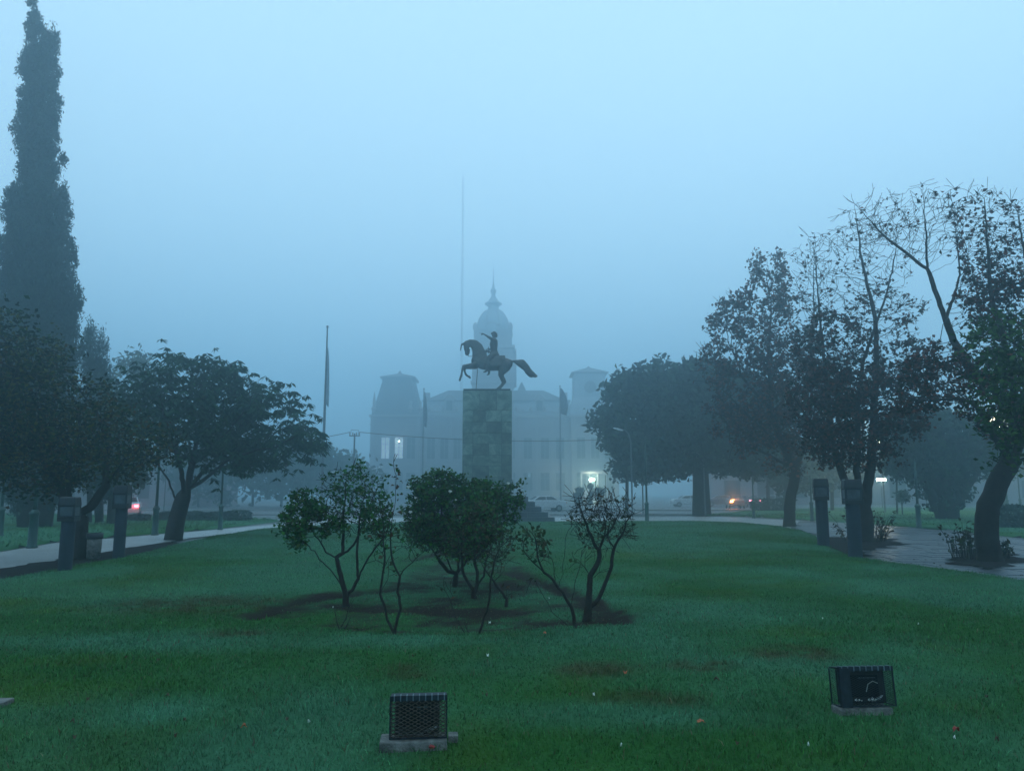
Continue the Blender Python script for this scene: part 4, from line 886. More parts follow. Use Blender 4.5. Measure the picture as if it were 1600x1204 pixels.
rider = [
    [(690, 500, 0, 74, 1.15), (688, 450, 0, 56, 1.15), (686, 400, 0, 60, 1.15), (684, 340, 0, 68, 1.2), (688, 300, 0, 62, 1.5), (690, 272, 0, 36, 1.8)],
    [(700, 500, 0, 62, 1.3), (735, 520, 0, 42, 1.8)], [(690, 262, 0, 25), (690, 225, 0, 22)],
    [(690, 195, 0, 35, .85), (684, 180, 0, 36, .85)], [(662, 200, 0, 9, .6), (656, 206, 0, 6, .6)], [(672, 228, 0, 12, .7), (690, 222, 0, 16, .8)],
    [(690, 158, 0, 30, 1.0), (720, 178, 0, 24, .9), (730, 205, 0, 16, .8), (728, 225, 0, 9, .8)], [(662, 160, 0, 17, 1.1), (645, 168, 0, 10, 1.0), (638, 176, 0, 6, .9)],
    [(672, 285, -.25, 30, 1), (640, 262, -.29, 25), (602, 240, -.31, 20), (565, 214, -.32, 15), (535, 196, -.32, 11), (515, 188, -.32, 13, .8), (500, 188, -.32, 12, .7)],
    [(505, 184, -.33, 5), (478, 181, -.33, 4.5), (452, 175, -.33, 3.5)], [(500, 192, -.32, 6), (486, 200, -.32, 5), (492, 208, -.32, 5)], [(503, 195, -.30, 6), (492, 203, -.30, 5), (498, 210, -.30, 4.5)], [(506, 196, -.28, 5), (498, 205, -.28, 4.5)], [(512, 184, -.31, 5), (500, 177, -.31, 4)],
    [(690, 290, .26, 30, 1), (672, 340, .31, 24), (650, 400, .30, 20), (622, 412, .26, 15), (604, 408, .2, 13), (596, 402, .18, 12)], [(598, 398, .18, 6), (590, 408, .18, 6), (598, 418, .18, 5)],
    [(690, 520, -.22, 52, .8), (640, 560, -.38, 46, .7), (585, 600, -.42, 38, .8), (575, 660, -.44, 30, .9), (578, 730, -.44, 24), (580, 780, -.44, 20), (560, 800, -.45, 16), (530, 808, -.45, 10)],
    [(690, 520, .22, 52, .8), (640, 560, .38, 46, .7), (590, 600, .42, 38, .8), (590, 660, .44, 30, .9), (605, 730, .44, 24), (608, 780, .44, 20), (600, 806, .45, 14), (576, 816, .45, 9)],
]
body('rider', rider, M['bronze'], .022)
mb = MB()
for s in (-1, 1):
    mb.add([sv(x, y, s * yy) for x, y, yy in ((640, 536, .30), (865, 543, .28), (870, 600, .40), (840, 690, .44), (640, 700, .45), (600, 600, .44))] + [sv(x, y, s * (yy + .03)) for x, y, yy in ((640, 536, .30), (865, 543, .28), (870, 600, .40), (840, 690, .44), (640, 700, .45), (600, 600, .44))],
           [(0, 1, 2, 3, 4, 5), (11, 10, 9, 8, 7, 6)] + [(k, k + 6, (k + 1) % 6 + 6, (k + 1) % 6) for k in range(6)])
mb.box(tuple(sv(640, 545, -.30)), tuple(sv(865, 536, .30))); mb.build('saddle_cloth', M['bronze'], st)
MB().tube([sv(430, 738), sv(418, 900), sv(406, 1083)], [.022, .02, .02], 8).build('support_rod', M['bronze'], st)
for s in (-1, 1):
    MB().tube([sv(262, 505, s * .06), sv(285, 533, s * .10), (sv(330, 535, s * .16)), sv(420, 500, s * .24), sv(520, 450, s * .24), sv(598, 404, .18)], .012, 5).build('rein', M['bronze'], st)
MB().tube([sv(598, 374, .18), sv(596, 440, .2)], .02, 6).build('baton', M['bronze'], st)
mb = MB(); mb.tube([sv(560, 470), sv(575, 448), sv(600, 452), sv(615, 475)], [.10, .07, .07, .09], 8); mb.build('saddle_horn', M['bronze'], st)
# ------------------------------------------------------------------ town hall
YH = 175.0; KH = YH / 128
def bx(x): return P(x, 700, YH).x
def bz(y): return P(800, y, YH).z
hall = thing('town_hall', 'large foggy town hall with mansard roofs, corner pavilions and a domed clock tower', 'building', (0, 0, 0))
def facade(name, x0, x1, z0, z1, y, depth, wins, parent, mat, th=.5):
    """front wall x0..x1 with real openings (cx, w, zb, zt), closed behind by a block"""
    mb = MB(); xs = sorted({x0, x1} | {c - w / 2 for c, w, a, b in wins} | {c + w / 2 for c, w, a, b in wins}); zs = sorted({z0, z1} | {a for _, _, a, b in wins} | {b for _, _, a, b in wins})
    for i in range(len(xs) - 1):
        run = None
        for j in range(len(zs) - 1):
            cx, cz = (xs[i] + xs[i + 1]) / 2, (zs[j] + zs[j + 1]) / 2
            if not any(abs(cx - c) < w / 2 and a < cz < b for c, w, a, b in wins):
                if run is None: run = zs[j]
            elif run is not None: mb.box((xs[i], y, run), (xs[i + 1], y + th, zs[j])); run = None
        if run is not None: mb.box((xs[i], y, run), (xs[i + 1], y + th, z1))
    mb.box((x0 + .001, y + th, z0), (x1 - .001, y + depth, z1))
    return mb.build(name, mat, parent)
def window(cx, w, zb, zt, y, parent, lit=False, arch=False):
    f = MB(); d = .16 * KH
    for s in (-1, 1): f.box((cx + s * w / 2 - (.0 if s > 0 else d) + 0, y - .10, zb), (cx + s * w / 2 + (d if s > 0 else 0), y + .05, zt))
    f.box((cx - w / 2 - d * 1.6, y - .16, zt), (cx + w / 2 + d * 1.6, y + .05, zt + .32)); f.box((cx - w / 2 - d * 1.6, y - .22, zb - .2), (cx + w / 2 + d * 1.6, y + .05, zb))
    if arch: f.box((cx - w / 2 - .1, y - .13, zt + .33), (cx + w / 2 + .1, y + .03, zt + .62), top=(.35, 0))
    o = f.build('window', M['trim'], parent)
    MB().box((cx - w / 2, y + .34, zb), (cx + w / 2, y + .38, zt)).build('pane', M['win_on'] if lit else M['glass'], o)
    fr = MB().box((cx - .05, y + .26, zb), (cx + .05, y + .33, zt)); fr.box((cx - w / 2, y + .26, zb + (zt - zb) * .68), (cx - .05, y + .33, zb + (zt - zb) * .68 + .09)); fr.box((cx + .05, y + .26, zb + (zt - zb) * .68), (cx + w / 2, y + .33, zb + (zt - zb) * .68 + .09))
    fr.build('window_frame', M['trim'], o)
zc = bz(648); yf = YH
uz = (bz(716), bz(683)); gz = (bz(766), bz(738))
XL0, XL1, XR0, XR1 = bx(579), bx(655), bx(893), bx(966)
ww = 1.35 * KH
def wall_block(n, x0, x1, y, dep, cxs, lit=()):
    wins = []
    for c in cxs: wins += [(bx(c), ww, *uz), (bx(c), ww * 1.1, *gz)]
    facade(n, x0, x1, -.13, zc, y, dep, wins, hall, M['wall'])
    for c in cxs:
        window(bx(c), ww, *uz, y, hall, lit=c in lit, arch=True); window(bx(c), ww * 1.1, *gz, y, hall)
wall_block('wall', XL1 + .01, XR0 - .01, yf + 1.6, 16, (672, 693, 714, 735, 756, 777, 798, 825, 852, 876))
wall_block('wall', XL0, XL1, yf, 19, (602, 623, 642), lit=(602, 623))
wall_block('wall', XR0, XR1, yf, 19, (908, 930, 951))
# cornices, string courses, pilasters
def band(x0, x1, y, z, h, out): MB().box((x0 - out, y - out, z), (x1 + out, y - .002, z + h)).build('cornice', M['trim'], hall)
for x0, x1, y in ((XL1 + .6, XR0 - .6, yf + 1.6), (XL0, XL1, yf), (XR0, XR1, yf)):
    band(x0, x1, y, zc - .5, .55, .45); band(x0, x1, y, bz(664), .3, .25); band(x0, x1, y, bz(726), .45, .25); band(x0, x1, y, .6, .3, .2)
for c in (581, 653, 897, 962):
    MB().box((bx(c) - .4, yf - .2, -.13), (bx(c) + .4, yf - .003, zc - .5)).build('pilaster', M['trim'], hall)
for c in (664, 682, 703, 724, 745, 812, 839, 864, 886):
    MB().box((bx(c) - .28, yf + 1.42, -.13), (bx(c) + .28, yf + 1.597, zc - .5)).build('pilaster', M['trim'], hall)
# balustrade
bal = MB().box((XL1 + .2, yf + 1.5, zc + .75), (XR0 - .2, yf + 1.8, zc + .95))
bal.build('balustrade_rail', M['trim'], hall)
bm_ = MB(); k = XL1 + .5
while k < XR0 - .3: bm_.cbox((k, yf + 1.65, zc + .05), (.2, .2, .7)); k += .55
o = bm_.build('baluster', M['trim'], hall); o['kind'] = 'stuff'
for c in (668, 690, 712, 734, 806, 830, 852, 876):
    MB().lathe((bx(c), yf + 1.65, zc + .96), [(.18, 0), (.34, .25), (.4, .6), (.2, .85), (.28, 1.0), (.05, 1.35)], 8).build('urn', M['trim'], hall)
# main roof: pale lower slope, dark cap above
rf = MB().prism([(XL1 - 1.5, zc + .05), (XR0 + 1.5, zc + .05), (XR0 + 1.2, bz(626)), (XL1 - 1.2, bz(626))], 0, 1); 
def hip(x0, x1, y0, y1, z0, z1, ix, iy, name, mat):
    v = [(x0, y0, z0), (x1, y0, z0), (x1, y1, z0), (x0, y1, z0), (x0 + ix, y0 + iy, z1), (x1 - ix, y0 + iy, z1), (x1 - ix, y1 - iy, z1), (x0 + ix, y1 - iy, z1)]
    return MB().add(v, [(3, 2, 1, 0), (4, 5, 6, 7), (0, 1, 5, 4), (1, 2, 6, 5), (2, 3, 7, 6), (3, 0, 4, 7)]).build(name, mat, hall)
yr = yf + 2.6
hip(bx(655), bx(895), yr, yr + 13 * KH, zc, bz(624), .5, 1.2, 'mansard', M['roof_pale'])
MB().box((bx(656), yr + .6, bz(624)), (bx(894), yr + 12.4 * KH, bz(622))).build('roof_ledge', M['roof'], hall)
hip(bx(660), bx(886), yr + .8, yr + 12 * KH, bz(622), bz(603), 5.0, 4.2, 'roof', M['roof'])
for c in (700, 844):
    d = MB().box((bx(c) - 1.1, yr - .1, zc + 1.1), (bx(c) + 1.1, yr + 2, zc + 3.8)); d.prism([(bx(c) - 1.5, zc + 3.8), (bx(c) + 1.5, zc + 3.8), (bx(c), zc + 5.2)], yr - .2, yr + 2.1)
    o = d.build('dormer', M['trim'], hall); MB().box((bx(c) - .7, yr - .16, zc + 1.3), (bx(c) + .7, yr - .12, zc + 3.6)).build('pane', M['glass'], o)
# corner pavilion roofs
def pav(x0, x1, y0, prof, cap, mat, cx):
    c = ((x0 + x1) / 2, y0 + (x1 - x0) / 2 + .2, 0); mb = MB(); mb.square_lathe(c, prof); o = mb.build('mansard', mat, hall)
    MB().square_lathe(c, cap).build('roof_cap', M['roof'], hall); return c
hwL = (XL1 - XL0) / 2
pav(XL0, XL1, yf, [(hwL, hwL, zc), (hwL * .92, hwL * .92, bz(636)), (hwL * .76, hwL * .76, bz(612)), (hwL * .62, hwL * .62, bz(589))], [(hwL * .72, hwL * .72, bz(589)), (hwL * .74, hwL * .74, bz(586)), (.5, .5, bz(578)), (.1, .1, bz(573))], M['roof'], 617)
hwR = (bx(950) - bx(899)) / 2; cR = ((bx(950) + bx(899)) / 2, yf + hwR + 1.5, 0)
MB().square_lathe(cR, [(hwR * 1.35, hwR * 1.35, zc), (hwR * 1.2, hwR * 1.2, bz(630)), (hwR, hwR, bz(618)), (hwR * .95, hwR * .95, bz(580))]).build('mansard', M['roof_pale'], hall)
MB().square_lathe(cR, [(hwR * 1.14, hwR * 1.14, bz(581)), (hwR * 1.16, hwR * 1.16, bz(579.5)), (.4, .4, bz(569)), (.1, .1, bz(566))]).build('roof_cap', M['roof'], hall)
MB().tube([(cR[0], cR[1] - hwR - .25, bz(603)), (cR[0], cR[1] - hwR + .3, bz(603))], 1.4, 20).build('round_window', M['roof'], hall)
for x in (582, 640, 655, 884): MB().lathe((bx(x), yf + .8, zc), [(.5, 0), (.5, 1.2), (.75, 1.5), (.3, 2.2), (.4, 3.0), (.05, 5.4 if x == 582 else 3.4)], 8).build('finial', M['trim'], hall)
for x in (660, 886): MB().box((bx(x) - .7, yf + 7, bz(640)), (bx(x) + .7, yf + 8.5, bz(607))).build('chimney', M['wall'], hall)
# clock tower
TX = P(769.5, 600, YH).x; TW = P(802, 600, YH).x - P(769.5, 600, YH).x; ty = yf + 1.0 + TW
tz = lambda y: P(800, y, YH + 1).z
def tl(name, prof, mat): return MB().square_lathe((TX, ty, 0), prof).build(name, mat, hall)
tl('tower', [(TW, TW, -.13), (TW, TW, tz(541)), (TW * .93, TW * .93, tz(540)), (TW * .93, TW * .93, tz(514))], M['wall'])
tl('cornice', [(TW * 1.02, TW * 1.02, tz(545)), (TW * 1.08, TW * 1.08, tz(543)), (TW * 1.08, TW * 1.08, tz(539))], M['trim'])
tl('cornice', [(TW * 1.0, TW * 1.0, tz(600)), (TW * 1.06, TW * 1.06, tz(598)), (TW * 1.06, TW * 1.06, tz(595))], M['trim'])
MB().box((TX + TW * .9, ty - 1, tz(600)), (TX + TW * 1.16, ty + 1, tz(540))).build('tower_buttress', M['wall'], hall)
dm = [(.86, 514), (.84, 503), (.76, 494), (.62, 486), (.48, 481), (.36, 478.5)]
MB().lathe((TX, ty, 0), [(TW * a, tz(b)) for a, b in dm], 24).build('dome', M['dome'], hall)
for k in range(8):
    a = (k + .5) * math.pi / 4; MB().tube([(TX + math.cos(a) * TW * q * 1.0, ty + math.sin(a) * TW * q * 1.0, tz(b)) for q, b in dm], .16, 5).build('dome_rib', M['trim'], hall)
for sx_ in (-1, 1):
    for sy_ in (-1, 1): MB().square_lathe((TX + sx_ * TW * .86, ty + sy_ * TW * .86, 0), [(.55, .55, tz(514)), (.55, .55, tz(508)), (.42, .42, tz(506)), (.1, .1, tz(502))]).build('corner_pinnacle', M['trim'], hall)
d = MB().box((TX - 1.3, ty - TW * 1.0, tz(516)), (TX + 1.3, ty, tz(506))); d.prism([(TX - 1.7, tz(506)), (TX + 1.7, tz(506)), (TX, tz(501))], ty - TW * 1.03, ty)
d.build('clock_gable', M['trim'], hall)
MB().tube([(TX, ty - TW * 1.06, tz(511)), (TX, ty - TW * 1.0, tz(511))], 1.0, 20).build('clock_face', M['roof_pale'], hall)
MB().lathe((TX, ty, 0), [(TW * .38, tz(478)), (TW * .27, tz(475)), (TW * .27, tz(471)), (TW * .33, tz(470)), (TW * .44, tz(467.5)), (TW * .44, tz(466)), (TW * .30, tz(464)), (TW * .22, tz(460)), (TW * .12, tz(456)), (TW * .09, tz(451)), (TW * .15, tz(448)), (TW * .15, tz(445)), (TW * .06, tz(441)), (TW * .025, tz(432)), (.03, tz(406))], 16).build('lantern', M['dome'], hall)
for q in ((tz(575), tz(556)), (tz(650), tz(625))):
    for s in (-1, 0, 1): MB().box((TX + s * 1.9 - .45, ty - TW * 1.0 - .04, q[0]), (TX + s * 1.9 + .45, ty - TW * .99, q[1])).build('tower_window', M['glass'], hall)
MB().square_lathe((bx(816), yf + 9, 0), [(1.1, 1.1, bz(610)), (1.0, 1.0, bz(602)), (.1, .1, bz(588))]).build('roof_turret', M['roof'], hall)
MB().box((bx(905), yf - 3.2, bz(740)), (bx(958), yf - .3, bz(737))).build('canopy', M['trim'], hall)
for c in (906, 918, 931, 944, 957): MB().tube([(bx(c), yf - 3.0, -.13), (bx(c), yf - 3.0, bz(740))], .1, 6).build('canopy_post', M['trim'], hall)
E2 = None
def point(name, loc, col, W, r=.15):
    l = bpy.data.lights.new(name, 'POINT'); l.energy = W; l.color = col; l.shadow_soft_size = r; o = bpy.data.objects.new(name, l); COL.objects.link(o); o.location = loc; return o
def lamp_wall(label, x, y, Y, m, col, W, sz=(.5, .3), parent=None):
    p = P(x, y, Y); r = thing('wall_lamp', label, 'lamp', tuple(p)); MB().box((-sz[0] / 2, -.1, -sz[1] / 2), (sz[0] / 2, .1, sz[1] / 2)).build('lamp_glass', m, r)
    MB().box((-sz[0] / 2 - .04, .1, -sz[1] / 2 - .04), (sz[0] / 2 + .04, .22, sz[1] / 2 + .04)).build('housing', M['cardark'], r)
    if W: point('lamp_light', (p.x, p.y - .5, p.z), col, W, .2)
lamp_wall('bright lit lamp over the doorway of the town hall', 925, 749, YH - 3.5, M['white_on'], (.85, 1, .75), 2200, (1.0, .56))
lamp_wall('small lit lamp by the flagpole on the town hall front', 876.5, 749, YH - 1.0, M['warm_on'], (1, .9, .75), 60, (.28, .5))
lamp_wall('lit lamp on the left pavilion between its two lit windows', 623.5, 689, YH - .4, M['white_on'], (.8, .95, 1), 12, (.25, .2))
MB2 = thing('lit_sign', 'pale lit sign box standing against the town hall left of the flagpole', 'sign', tuple(P(827, 742, YH - 6)))
MB().box((-.28, -.1, -.45), (.28, .1, .45)).build('panel', M['lamphead'], MB2); MB().tube([(0, .12, -.3), (0, .12, -P(827, 742, YH - 6).z - .1)], .06, 6).build('post', M['pole'], MB2)

# low building in fog behind the right trees, with warm lights
lb = thing('low_building', 'long low building in warm fog behind the autumn trees', 'building', (P(1340, 790, 118).x, 118, -.13))
MB().box((-22, 0, 0), (34, 12, 5.2)).build('wall', M['wall'], lb); MB().box((-22.5, -.5, 5.2), (34.5, 12.5, 5.7)).build('roof', M['roof'], lb)
for k in range(11): 
    o = MB().box((-20 + k * 5, -.12, 1.0), (-17.6 + k * 5, -.02, 3.6)).build('window', M['glass'], lb)
lb = thing('low_building', 'low foggy house far left beyond the red tail light', 'building', (P(120, 790, 105).x, 105, -.13))
MB().box((-14, 0, 0), (18, 10, 4.6)).build('wall', M['wall'], lb); MB().prism([(-14.6, 4.6), (18.6, 4.6), (16, 6.6), (-12, 6.6)], -.4, 10.4).build('roof', M['roof'], lb)
for k in range(6): MB().box((-12 + k * 5, -.12, 1.0), (-10.4 + k * 5, -.02, 3.2)).build('window', M['glass'], lb)
# very faint tall mast
ms = thing('radio_mast', 'very faint tall mast vanishing upward in fog left of the tower', 'mast', (P(720, 700, 165).x, 165, -.13)); zt_ = P(720, 272, 165).z
mb = MB()
for a in range(3):
    an = a * 2.094; mb.tube([(math.cos(an) * .24, math.sin(an) * .24, 0), (math.cos(an) * .2, math.sin(an) * .2, zt_)], .015, 5)
mb.build('leg', M['mast'], ms); mb = MB(); zz = .5; k = 0
while zz < zt_ - 1:
    for a in range(3):
        a0, a1 = a * 2.094, (a + 1) * 2.094; mb.tube([(math.cos(a0) * .28, math.sin(a0) * .28, zz), (math.cos(a1) * .28, math.sin(a1) * .28, zz + 1)], .022, 4, cap=False)
    zz += 1
mb.build('lattice', M['mast'], ms)

# ------------------------------------------------------------------ flagpoles, utility pole, street lights
def flagpole(label, x, ybase, ytop, Y, r0, flag, mat):
    b = P(x, ybase, Y); zt = P(x, ytop, Y).z + .13; root = thing('flagpole', label, 'flagpole', (b.x, Y, -.13), 0, None)
    MB().lathe((0, 0, 0), [(r0 * 2.5, 0), (r0 * 2.5, .25), (r0, .3), (r0 * .9, zt * .5), (r0 * .5, zt), (r0 * .9, zt + .02), (r0 * .9, zt + .12), (.01, zt + .18)], 10).build('pole', M['pole'], root)
    if flag:
        z1 = P(x, flag[0], Y).z + .13; z0 = P(x, flag[1], Y).z + .13; r = np.random.RandomState(int(x)); V = []; F = []; n = 18; m = 6
        for i in range(n + 1):
            t = i / n; wd = flag[2] * (math.sin(min(1, t * 1.6) * 1.5) ** .8 + .12) * (1 - .35 * max(0, t - .75) * 4 * .6)
            for j in range(m + 1):
                u = j / m; V.append((u * wd + r0 * .6, math.sin(u * 9 + t * 4) * .10 * (u + .2), z1 - (z1 - z0) * t - .25 * u * t))
        for i in range(n):
            for j in range(m): a = i * (m + 1) + j; F.append((a, a + 1, a + m + 2, a + m + 1))
        o = mesh_obj('flag', V, F, mat, root, smooth=True); s = o.modifiers.new('thick', 'SOLIDIFY'); s.thickness = .02
flagpole('tall flagpole with pale furled flag at the tip of the spreading tree', 502, 800, 512, 54, .10, (543, 630, .20), M['flag_cloth'])
flagpole('flagpole with a dark hanging flag left of the pedestal before the town hall', 659.5, 790, 608, 110, .14, (612, 665, .42), M['flag_dark'])
flagpole('flagpole with a dark furled flag right of the pedestal before the town hall', 876.5, 790, 604, 108, .13, (606, 646, .9), M['flag_dark'])
up = P(551, 790, 62); zt = P(551, 677, 62).z + .13
root = thing('utility_pole', 'thin utility pole with crossarm left of the town hall', 'utility pole', (up.x, 62, -.13))
MB().lathe((0, 0, 0), [(.09, 0), (.06, zt)], 8).build('pole', M['pole'], root)
MB().box((-.42, -.04, zt - .22), (.42, .04, zt - .14)).build('crossarm', M['pole'], root)
for q in (-.38, -.15, .15, .38): MB().lathe((q, 0, zt - .14), [(.03, 0), (.05, .06), (.03, .12), (.05, .18), (.01, .24)], 6).build('insulator', M['insulator'], root)
MB().tube([(-.3, 0, zt + .05), (-.3, 0, zt + .3), (.32, 0, zt + .25), (.32, 0, zt - .1)], .02, 5).build('bracket', M['pole'], root)
def cable(label, a, b, sag, r=.022):
    pts = [a.lerp(b, k / 20) - Vector((0, 0, sag * 4 * (k / 20) * (1 - k / 20))) for k in range(21)]
    tag(MB().tube(pts, r, 5).build('overhead_cable', M['black']), label, 'cable')
A = Vector((up.x + .38, 62, zt - .02)); cable('overhead cable sagging right from the utility pole across the town hall', A, P(1000, 684, 62), .45)
cable('overhead cable running left from the utility pole to the spreading tree', Vector((up.x - .38, 62, zt - .02)), P(380, 690, 62), .3)
def cobra(label, x, y, Y, side=-1, L=1.3, sz=.75):
    h = P(x, y, Y); px = h.x - side * L; root = thing('street_light', label, 'street light', (px, Y, -.13)); zt = h.z + .13
    MB().tube([(0, 0, 0), (0, 0, zt * .85), (side * .15, 0, zt - .3), (side * L * .5, 0, zt), (side * L * .8, 0, zt + .02)], [.07, .05, .04, .03, .03], 7).build('pole', M['pole'], root)
    v = MB().lathe((0, 0, 0), [(.02, -.5), (.10, -.42), (.15, 0), (.13, .35), (.03, .5)], 10); o = v.build('lamp_head', M['lamphead'], root, True); o.location = (side * L, 0, zt + .03); o.rotation_euler = (0, math.pi / 2 - .25 * side, 0); o.scale = (.5, 1.2, sz)
cobra('pale street light head over the left edge of the big evergreen', 966, 671, 56, -1, .9)
cobra('pale street light head in front of the big evergreen, left of its trunk', 1080, 707, 58, -1, .9, .6)
cobra('pale street light head just right of the tall thin green post', 1018, 727, 66, 1, .8, .6)
cobra('pale street light above the left thicket of roses', 590, 731, 80, 1, 1.6, 1.3)
cobra('faint pale street light between flagpole and utility pole', 519, 738, 84, 1, 1.6, 1.1)

# green park lamp posts with thick cast base
def green_post_meshes(h, r):
    a = MB().lathe((0, 0, 0), [(r * 2.5, 0), (r * 2.5, .06), (r * 2.1, .1), (r * 1.9, 1.0), (r * 2.3, 1.04), (r * 2.3, 1.1), (r * 1.5, 1.14), (r * 1.5, 1.18)], 12)
    b = MB().lathe((0, 0, 0), [(r, 1.16), (r * .7, h), (.01, h + .02)], 10)
    return a, b
PG = 'green park lamp posts'
def green_post(label, x, yb, ytop, r=.055, lantern=None, thick=True):
    b = G(x, yb); Y = b.y; h = P(x, ytop, Y).z + .09; root = thing('park_lamp_post', label, 'lamp post', (b.x, Y, -.10), 0, PG)
    a, s = green_post_meshes(h, r)
    if thick: a.build('base', M['post'], root, True); s.build('pole', M['post'], root, True)
    else: MB().lathe((0, 0, 0), [(r, 0), (r * .8, h), (.01, h + .02)], 8).build('pole', M['post'], root, True)
    if lantern == 'bracket':
        MB().tube([(0, 0, h - .06), (-.22, 0, h - .04)], .018, 6).build('bracket', M['post'], root)
    if lantern == 'top': 
        MB().lathe((0, 0, h), [(.06, 0), (.16, .06), (.20, .36), (.24, .38), (.10, .52), (.02, .6)], 8).build('lantern', M['post'], root)
green_post('tall thin green post standing alone at the lawn edge right of the steps', 1011, 813, 691, .06, 'bracket')
green_post('green post left of the long hedge below the big evergreen', 1178, 807, 744, .055)
green_post('green post left of the first concrete bollard on the right side', 1269, 811, 742, .055, 'bracket')
green_post('green post before the low bushy tree on the right lawn', 1436, 822, 720, .06)
green_post('green post left of the leaning feathery tree', 242, 832, 700, .06)
green_post('green post under the right half of the feathery tree canopy', 344, 824, 680, .05)
green_post('green post at the far left in front of the cypress trunk', 50, 851, 720, .065)
green_post('green post on the far left frame edge', -1, 836, 700, .06)
green_post('faint green post at the right beyond the leaning trunk', 1575, 800, 700, .06)
green_post('second faint green post at the right beyond the leaning trunk', 1595, 797, 690, .06)
green_post('slender dark pole left of the feathery tree trunk', 256, 797, 720, .05, None, False)
green_post('slender dark pole between the bare rose bush and the tall green post', 947, 795, 742, .05, None, False)

# ------------------------------------------------------------------ concrete path bollards with lantern heads
def bollard(label, x, yb, ytop, w, rot):
    b = G(x, yb); k = b.y / FPX; h = P(x, ytop, b.y).z + .06; r = w * k / 2; hw = r * 1.22; hh = h * .31
    root = thing('light_bollard', label, 'bollard', (b.x, b.y, -.07), rot, 'light bollards beside the paths')
    MB().lathe((0, 0, 0), [(r * 1.03, 0), (r * 1.03, .04), (r, .05), (r, h - hh), (r * .8, h - hh + .01)], 20).build('post', M['bollard'], root, False)
    MB().square_lathe((0, 0, 0), [(hw, hw, h - hh), (hw, hw, h - hh * .82), (hw * .98, hw * .98, h - hh * .82)]).build('collar', M['bollard_dark'], root)
    MB().square_lathe((0, 0, 0), [(hw * .93, hw * .93, h - hh * .815), (hw * .93, hw * .93, h - hh * .385)]).build('lamp_housing', M['bollard'], root)
    for k_ in range(4):
        a = k_ * math.pi / 2; o = MB().box((-hw * .72, -hw * .96, h - hh * .78), (hw * .72, -hw * .935, h - hh * .42)).build('glass_panel', M['bollard_panel'], root); o.rotation_euler = (0, 0, a)
    for sx_, sy_ in ((-1, -1), (1, -1), (1, 1), (-1, 1)): MB().cbox((sx_ * hw * .92, sy_ * hw * .92, h - hh * .815), (hw * .16, hw * .16, hh * .43)).build('corner_bar', M['bollard_dark'], root)
    bevel(MB().square_lathe((0, 0, 0), [(hw * 1.03, hw * 1.03, h - hh * .385), (hw * 1.03, hw * 1.03, h - hh * .30), (hw * .95, hw * .95, h - .02), (hw * .85, hw * .85, h)]).build('cap', M['bollard_dark'], root), .01)
bollard('leftmost blue grey bollard with a lantern head, in front of the forked tree', 101, 894, 775, 20, .15)
bollard('blue grey bollard with a lantern head right of the litter bin', 185, 872, 757, 17, .1)
bollard('farther of the two right bollards, left of the planting', 1287, 853, 747, 18, -.3)
bollard('nearer of the two right bollards, just left of the planted tree trunk', 1337, 870, 748, 21, -.2)
# litter bin
b = G(146, 868); root = thing('litter_bin', 'round grey litter bin with dark rim between tree and bollard', 'litter bin', (b.x, b.y, -.07)); k = b.y / FPX; r = 11 * k; h = 39 * k
MB().lathe((0, 0, 0), [(r * .88, 0), (r * .95, h * .5), (r * .97, h * .78)], 20).build('drum', M['concrete'], root, True)
MB().lathe((0, 0, 0), [(r * 1.04, h * .77), (r * 1.08, h * .8), (r * 1.08, h * .97), (r * .95, h), (r * .9, h * .9)], 20).build('rim', M['bollard_dark'], root, True)

